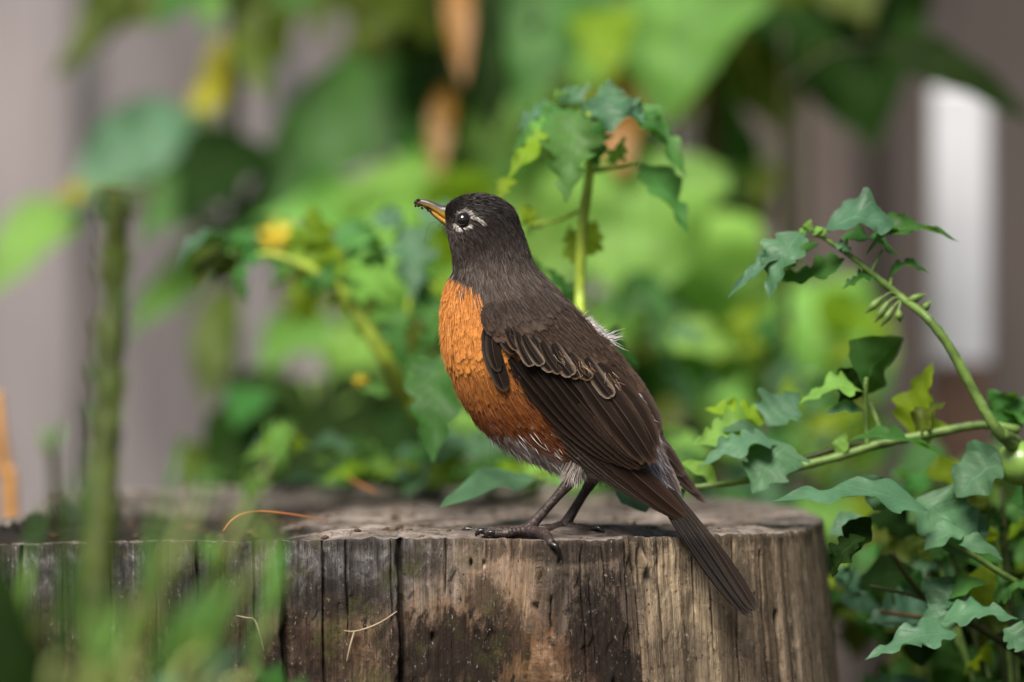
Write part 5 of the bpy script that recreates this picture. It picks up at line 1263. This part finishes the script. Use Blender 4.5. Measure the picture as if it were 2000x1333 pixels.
# ---- stakes ---------------------------------------------------------------------
def stakes():
    a = P(-10, 760, .45); o = empty('bamboo_stake', (P(40, 1000, .45)[0], .45, 0)); tag(o, 'orange brown bamboo stake beside the hollow end of the stump', 'stake')
    stem(o, [(60, gpx(60, .45), .45), (24, 1050, .45), (10, 920, .45), (0, 830, .45), (-4, 770, .45)], [.0042, .0042, .0040, .0034, .003], M_stake, 'cane')
stakes()

# ---- foreground (blurred) -------------------------------------------------------
def foreground():
    p = plant('cut_stalk', 205, -.42, 'thick dark green cut stalk rising in front of the stump', 'plant')
    stem(p, [(190, gpx(190, -.42), -.42), (170, 2200, -.45), (178, 1500, -.45), (190, 1150, -.44), (205, 850, -.42), (222, 560, -.40), (228, 440, -.40), (228, 378, -.40)], [.0062, .0062, .0063, .0062, .0060, .0056, .0052, .0036], M_stalk, 'stalk', 14, .09)
    for (b, t) in [((225, 400), (215, 365)), ((232, 395), (250, 370)), ((205, 560), (190, 540)), ((240, 480), (256, 462))]: leaf(p, b, t, 14, -.41, 'olive', 'lance')
    gk = np.random.default_rng(8)
    for k in range(80):
        z = gk.uniform(380, 1250); x = np.interp(z, [380, 560, 850, 1250], [228, 222, 205, 186]) + (sd_ := gk.choice([-1, 1])) * gk.uniform(18, 26); leaf(p, (x, z), (x + sd_ * gk.uniform(4, 20), z - gk.uniform(18, 44)), 16, -.42 - gk.uniform(0, .02), gk.choice(['olive', 'mid', 'olive']), 'lance')
    G = 'grass stalks in front of the stump'
    def grass(px, y, pts, r, mt, label, heads=(), leaves=()):
        q = plant('grass_stalk', pts[0][0], y, label, 'grass stalk', G)
        stem(q, [(pts[0][0], gpx(pts[0][0], y), y)] + [(a, b, y) for a, b in pts], [r, r * .6], mt, 'stalk')
        for b, t, wd, m in leaves: leaf(q, b, t, wd, y, m, 'lance', None, (-.3, -.8, .5))
        for (x, z, n, s) in heads:
            for k in range(n):
                a = random.uniform(-.9, .9) - 1.57; leaf(q, (x + random.uniform(-8, 8), z + random.uniform(0, 50)), (x + s * math.cos(a), z + s * math.sin(a)), s * .3, y + random.uniform(-.01, .01), random.choice(['light', 'olive', 'fresh']), 'lance')
    grass(110, -.50, [(130, 1900), (125, 1300), (112, 1000), (105, 860)], .0035, M_stemdk, 'short budding green stalk beside the thick cut stalk', [(105, 870, 5, 50)])
    grass(330, -.42, [(120, 2100), (250, 1500), (330, 1330), (420, 1130), (490, 980), (545, 860)], .0026, M_pale, 'long slanting green stalk with forked seed head', [(545, 880, 12, 62), (500, 960, 6, 50), (420, 1100, 6, 60)])
    grass(260, -.62, [(60, 2000), (180, 1500), (240, 1300), (330, 1100), (400, 960)], .003, M_pale, 'slanting grass stalk leaning across the dark stump side', [(400, 960, 5, 50)], [((250, 1280), (390, 1040), 42, 'olive'), ((300, 1350), (430, 1120), 60, 'mid')])
    grass(420, -.55, [(160, 2000), (300, 1550), (380, 1360), (460, 1180), (540, 1040)], .0026, M_pale, 'leaning grass stalk with pale leaf sheath', [(520, 1040, 4, 50)], [((350, 1380), (420, 1140), 50, 'olive'), ((330, 1420), (470, 1260), 70, 'teal')])
    gg = np.random.default_rng(4)
    for k, (x0, x1, zt) in enumerate([(20, 60, 1120), (90, 150, 1060), (230, 330, 980), (250, 300, 1120), (330, 470, 1000), (380, 420, 1190), (150, 250, 1180), (420, 560, 1130), (60, 20, 1220)]):
        yy = [-.5, -.66, -.48, -.72, -.56, -.62, -.75, -.45, -.58][k]
        q = plant('grass_stalk', x0, yy, ['thin pale grass stem crossing the front rim', 'thin grass stem beside the cut stalk', 'slender leaning grass stem with seed head before the dark cracks', 'soft pale grass blade low before the stump', 'long thin grass stem leaning towards the needle',
                  'short grass stem with seed head by the mossy patch', 'faint grass blade behind the cut stalk', 'fine grass stem nearest the bent dry blade', 'thin grass stem at the hollow end of the stump'][k], 'grass stalk', G)
        stem(q, [(x0 - 60, gpx(x0, yy), yy), (x0, 1500, yy), ((x0 + x1) / 2, (1500 + zt) / 2, yy), (x1, zt, yy)], [.0022, .0012], M_pale, 'stalk')
        for j in range(3):
            t = gg.uniform(.35, 1); x = x0 + (x1 - x0) * t; z = 1500 + (zt - 1500) * t; a = gg.uniform(-1.75, -.85)
            leaf(q, (x, z), (x + 110 * math.cos(a), z + 170 * math.sin(a)), gg.uniform(14, 22), yy, gg.choice(['light', 'olive', 'fresh', 'mid']), 'lance')
    q = plant('broadleaf_weed', 60, -.6, 'broad green weed leaf rising in front of the stump', 'plant')
    stem(q, [(60, gpx(60, -.6), -.6), (70, 1700, -.6), (90, 1500, -.6)], [.004, .003])
    leaf(q, (110, 1560), (-10, 1060), 170, -.6, 'dark', 'lance', -.6, (-.3, -.85, .4)); leaf(q, (100, 1600), (180, 1280), 110, -.58, 'olive', 'lance', -.58, (-.1, -.85, .4)); leaf(q, (100, 1560), (300, 1240), 90, -.62, 'olive', 'lance', -.62)
    leaf(q, (260, 1460), (470, 1275), 90, -.5, 'teal', 'oval', -.5, (0, -.5, .85)); stem(q, [(90, 1500, -.6), (180, 1490, -.55), (260, 1460, -.5)], [.0016, .001], name='leaf_stalk')
    q = plant('grass_stalk', 560, -.3, 'low mossy green sprig at the foot of the stump front', 'grass stalk', G)
    stem(q, [(560, gpx(560, -.3), -.3), (555, 1600, -.3), (550, 1400, -.3)], [.002, .001], name='stalk')
    for b, t in [((550, 1400), (480, 1270)), ((550, 1400), (600, 1320)), ((550, 1400), (540, 1290)), ((550, 1400), (650, 1350)), ((540, 1420), (430, 1350))]: leaf(q, b, t, 36, -.3, 'mid', 'lance')
foreground()

# ---- litter on the stump --------------------------------------------------------
def litter():
    def thing(name, pts, r, mat, label, cat):
        q = [Vector(p) for p in pts]; o = link_mesh(name, tube_mesh(name, [tuple(v) for v in q], r, 6, 24), mat); tag(o, label, cat); return o
    M_needle = simple('dry_needle', (.42, .15, .045), .5, .4, 100, .3); M_straw = simple('dry_straw', (.32, .26, .17), .6, .3, 100, .3)
    def T(px, py, h=0.0):
        p = onz(px, py, TOPZ + h); return p
    thing('pine_needle', [P(436, 1038, .03), P(452, 1018, .032), P(475, 1005, .034), P(505, 1000, .037), P(560, 1004, .042), P(640, 1016, .05)], [.0003, .0005, .0006, .0006, .0005, .0002], M_needle, 'curved orange pine needle lying on the stump top', 'pine needle')
    thing('dry_twig', [P(680, 932, .30), P(700, 945, .25), P(735, 962, .21)], [.0005, .0007, .0004], M_needle, 'short rusty dry stem on the back rim of the stump', 'stem')
    def side(px, py, off=.0015):
        # point just proud of the stump's front face
        y = -.03 - (py - 1055) * S * .11
        return P(px, py, FRONT(px, py) - off)
    thing('dry_grass_blade', [side(462, 1203), side(480, 1207, .004), side(497, 1212, .005), side(508, 1240, .003), side(516, 1272)], [.0003, .0004, .0005, .0004, .0002], M_straw, 'bent dry grass blade caught on the stump side by the mossy patch', 'dry grass')
    thing('dry_grass_blade', [side(775, 1195), side(745, 1215, .003), side(715, 1228, .004), (side(690, 1234, .003)), side(672, 1232)], [.0003, .0004, .0004, .0004, .0002], M_straw, 'curved dry grass strand stuck across the stump below a wide crack', 'dry grass')
    thing('dry_grass_blade', [side(692, 1234, .003), side(684, 1262, .003), side(677, 1292)], [.0005, .0005, .0002], M_straw, 'short straight dry grass stub hanging from the curved strand', 'dry grass')
    # crumbs of rotten wood on the top
    import bmesh
    g = np.random.default_rng(9)
    bm = bmesh.new(); dg = bpy.context.evaluated_depsgraph_get()
    top = [c for c in stump.children if c.name.startswith('cut_top')][0]
    bvh = BVHTree.FromPolygons([v.co[:] for v in top.data.vertices], [p.vertices[:] for p in top.data.polygons])
    for i in range(420):
        x, y = g.uniform(P(20, 1000)[0], P(1500, 1000)[0]), g.uniform(-.02, .3)
        if g.random() < .5: x = g.normal(P(720, 1000)[0], .05)
        h = bvh.ray_cast(Vector((x, y, TOPZ + .1)), Vector((0, 0, -1)))
        if h[0] is None: continue
        r = g.uniform(.0005, .0022) * (1.3 if x < P(500, 1000)[0] else .8); v = bmesh.ops.create_icosphere(bm, subdivisions=1, radius=r)['verts']
        for k in v: k.co = h[0] + Vector((k.co.x * g.uniform(.8, 2), k.co.y * g.uniform(.7, 1.3), k.co.z * g.uniform(.4, .9) + r * .3))
    m_ = bpy.data.meshes.new('wood_crumbs'); bm.to_mesh(m_); bm.free()
    o = link_mesh('wood_crumbs', m_, simple('wood_crumbs', (.09, .06, .04), .95, .1, 60, .7), None); tag(o, 'scattered crumbs of rotten wood on the stump top', 'debris', kind='stuff')
litter()
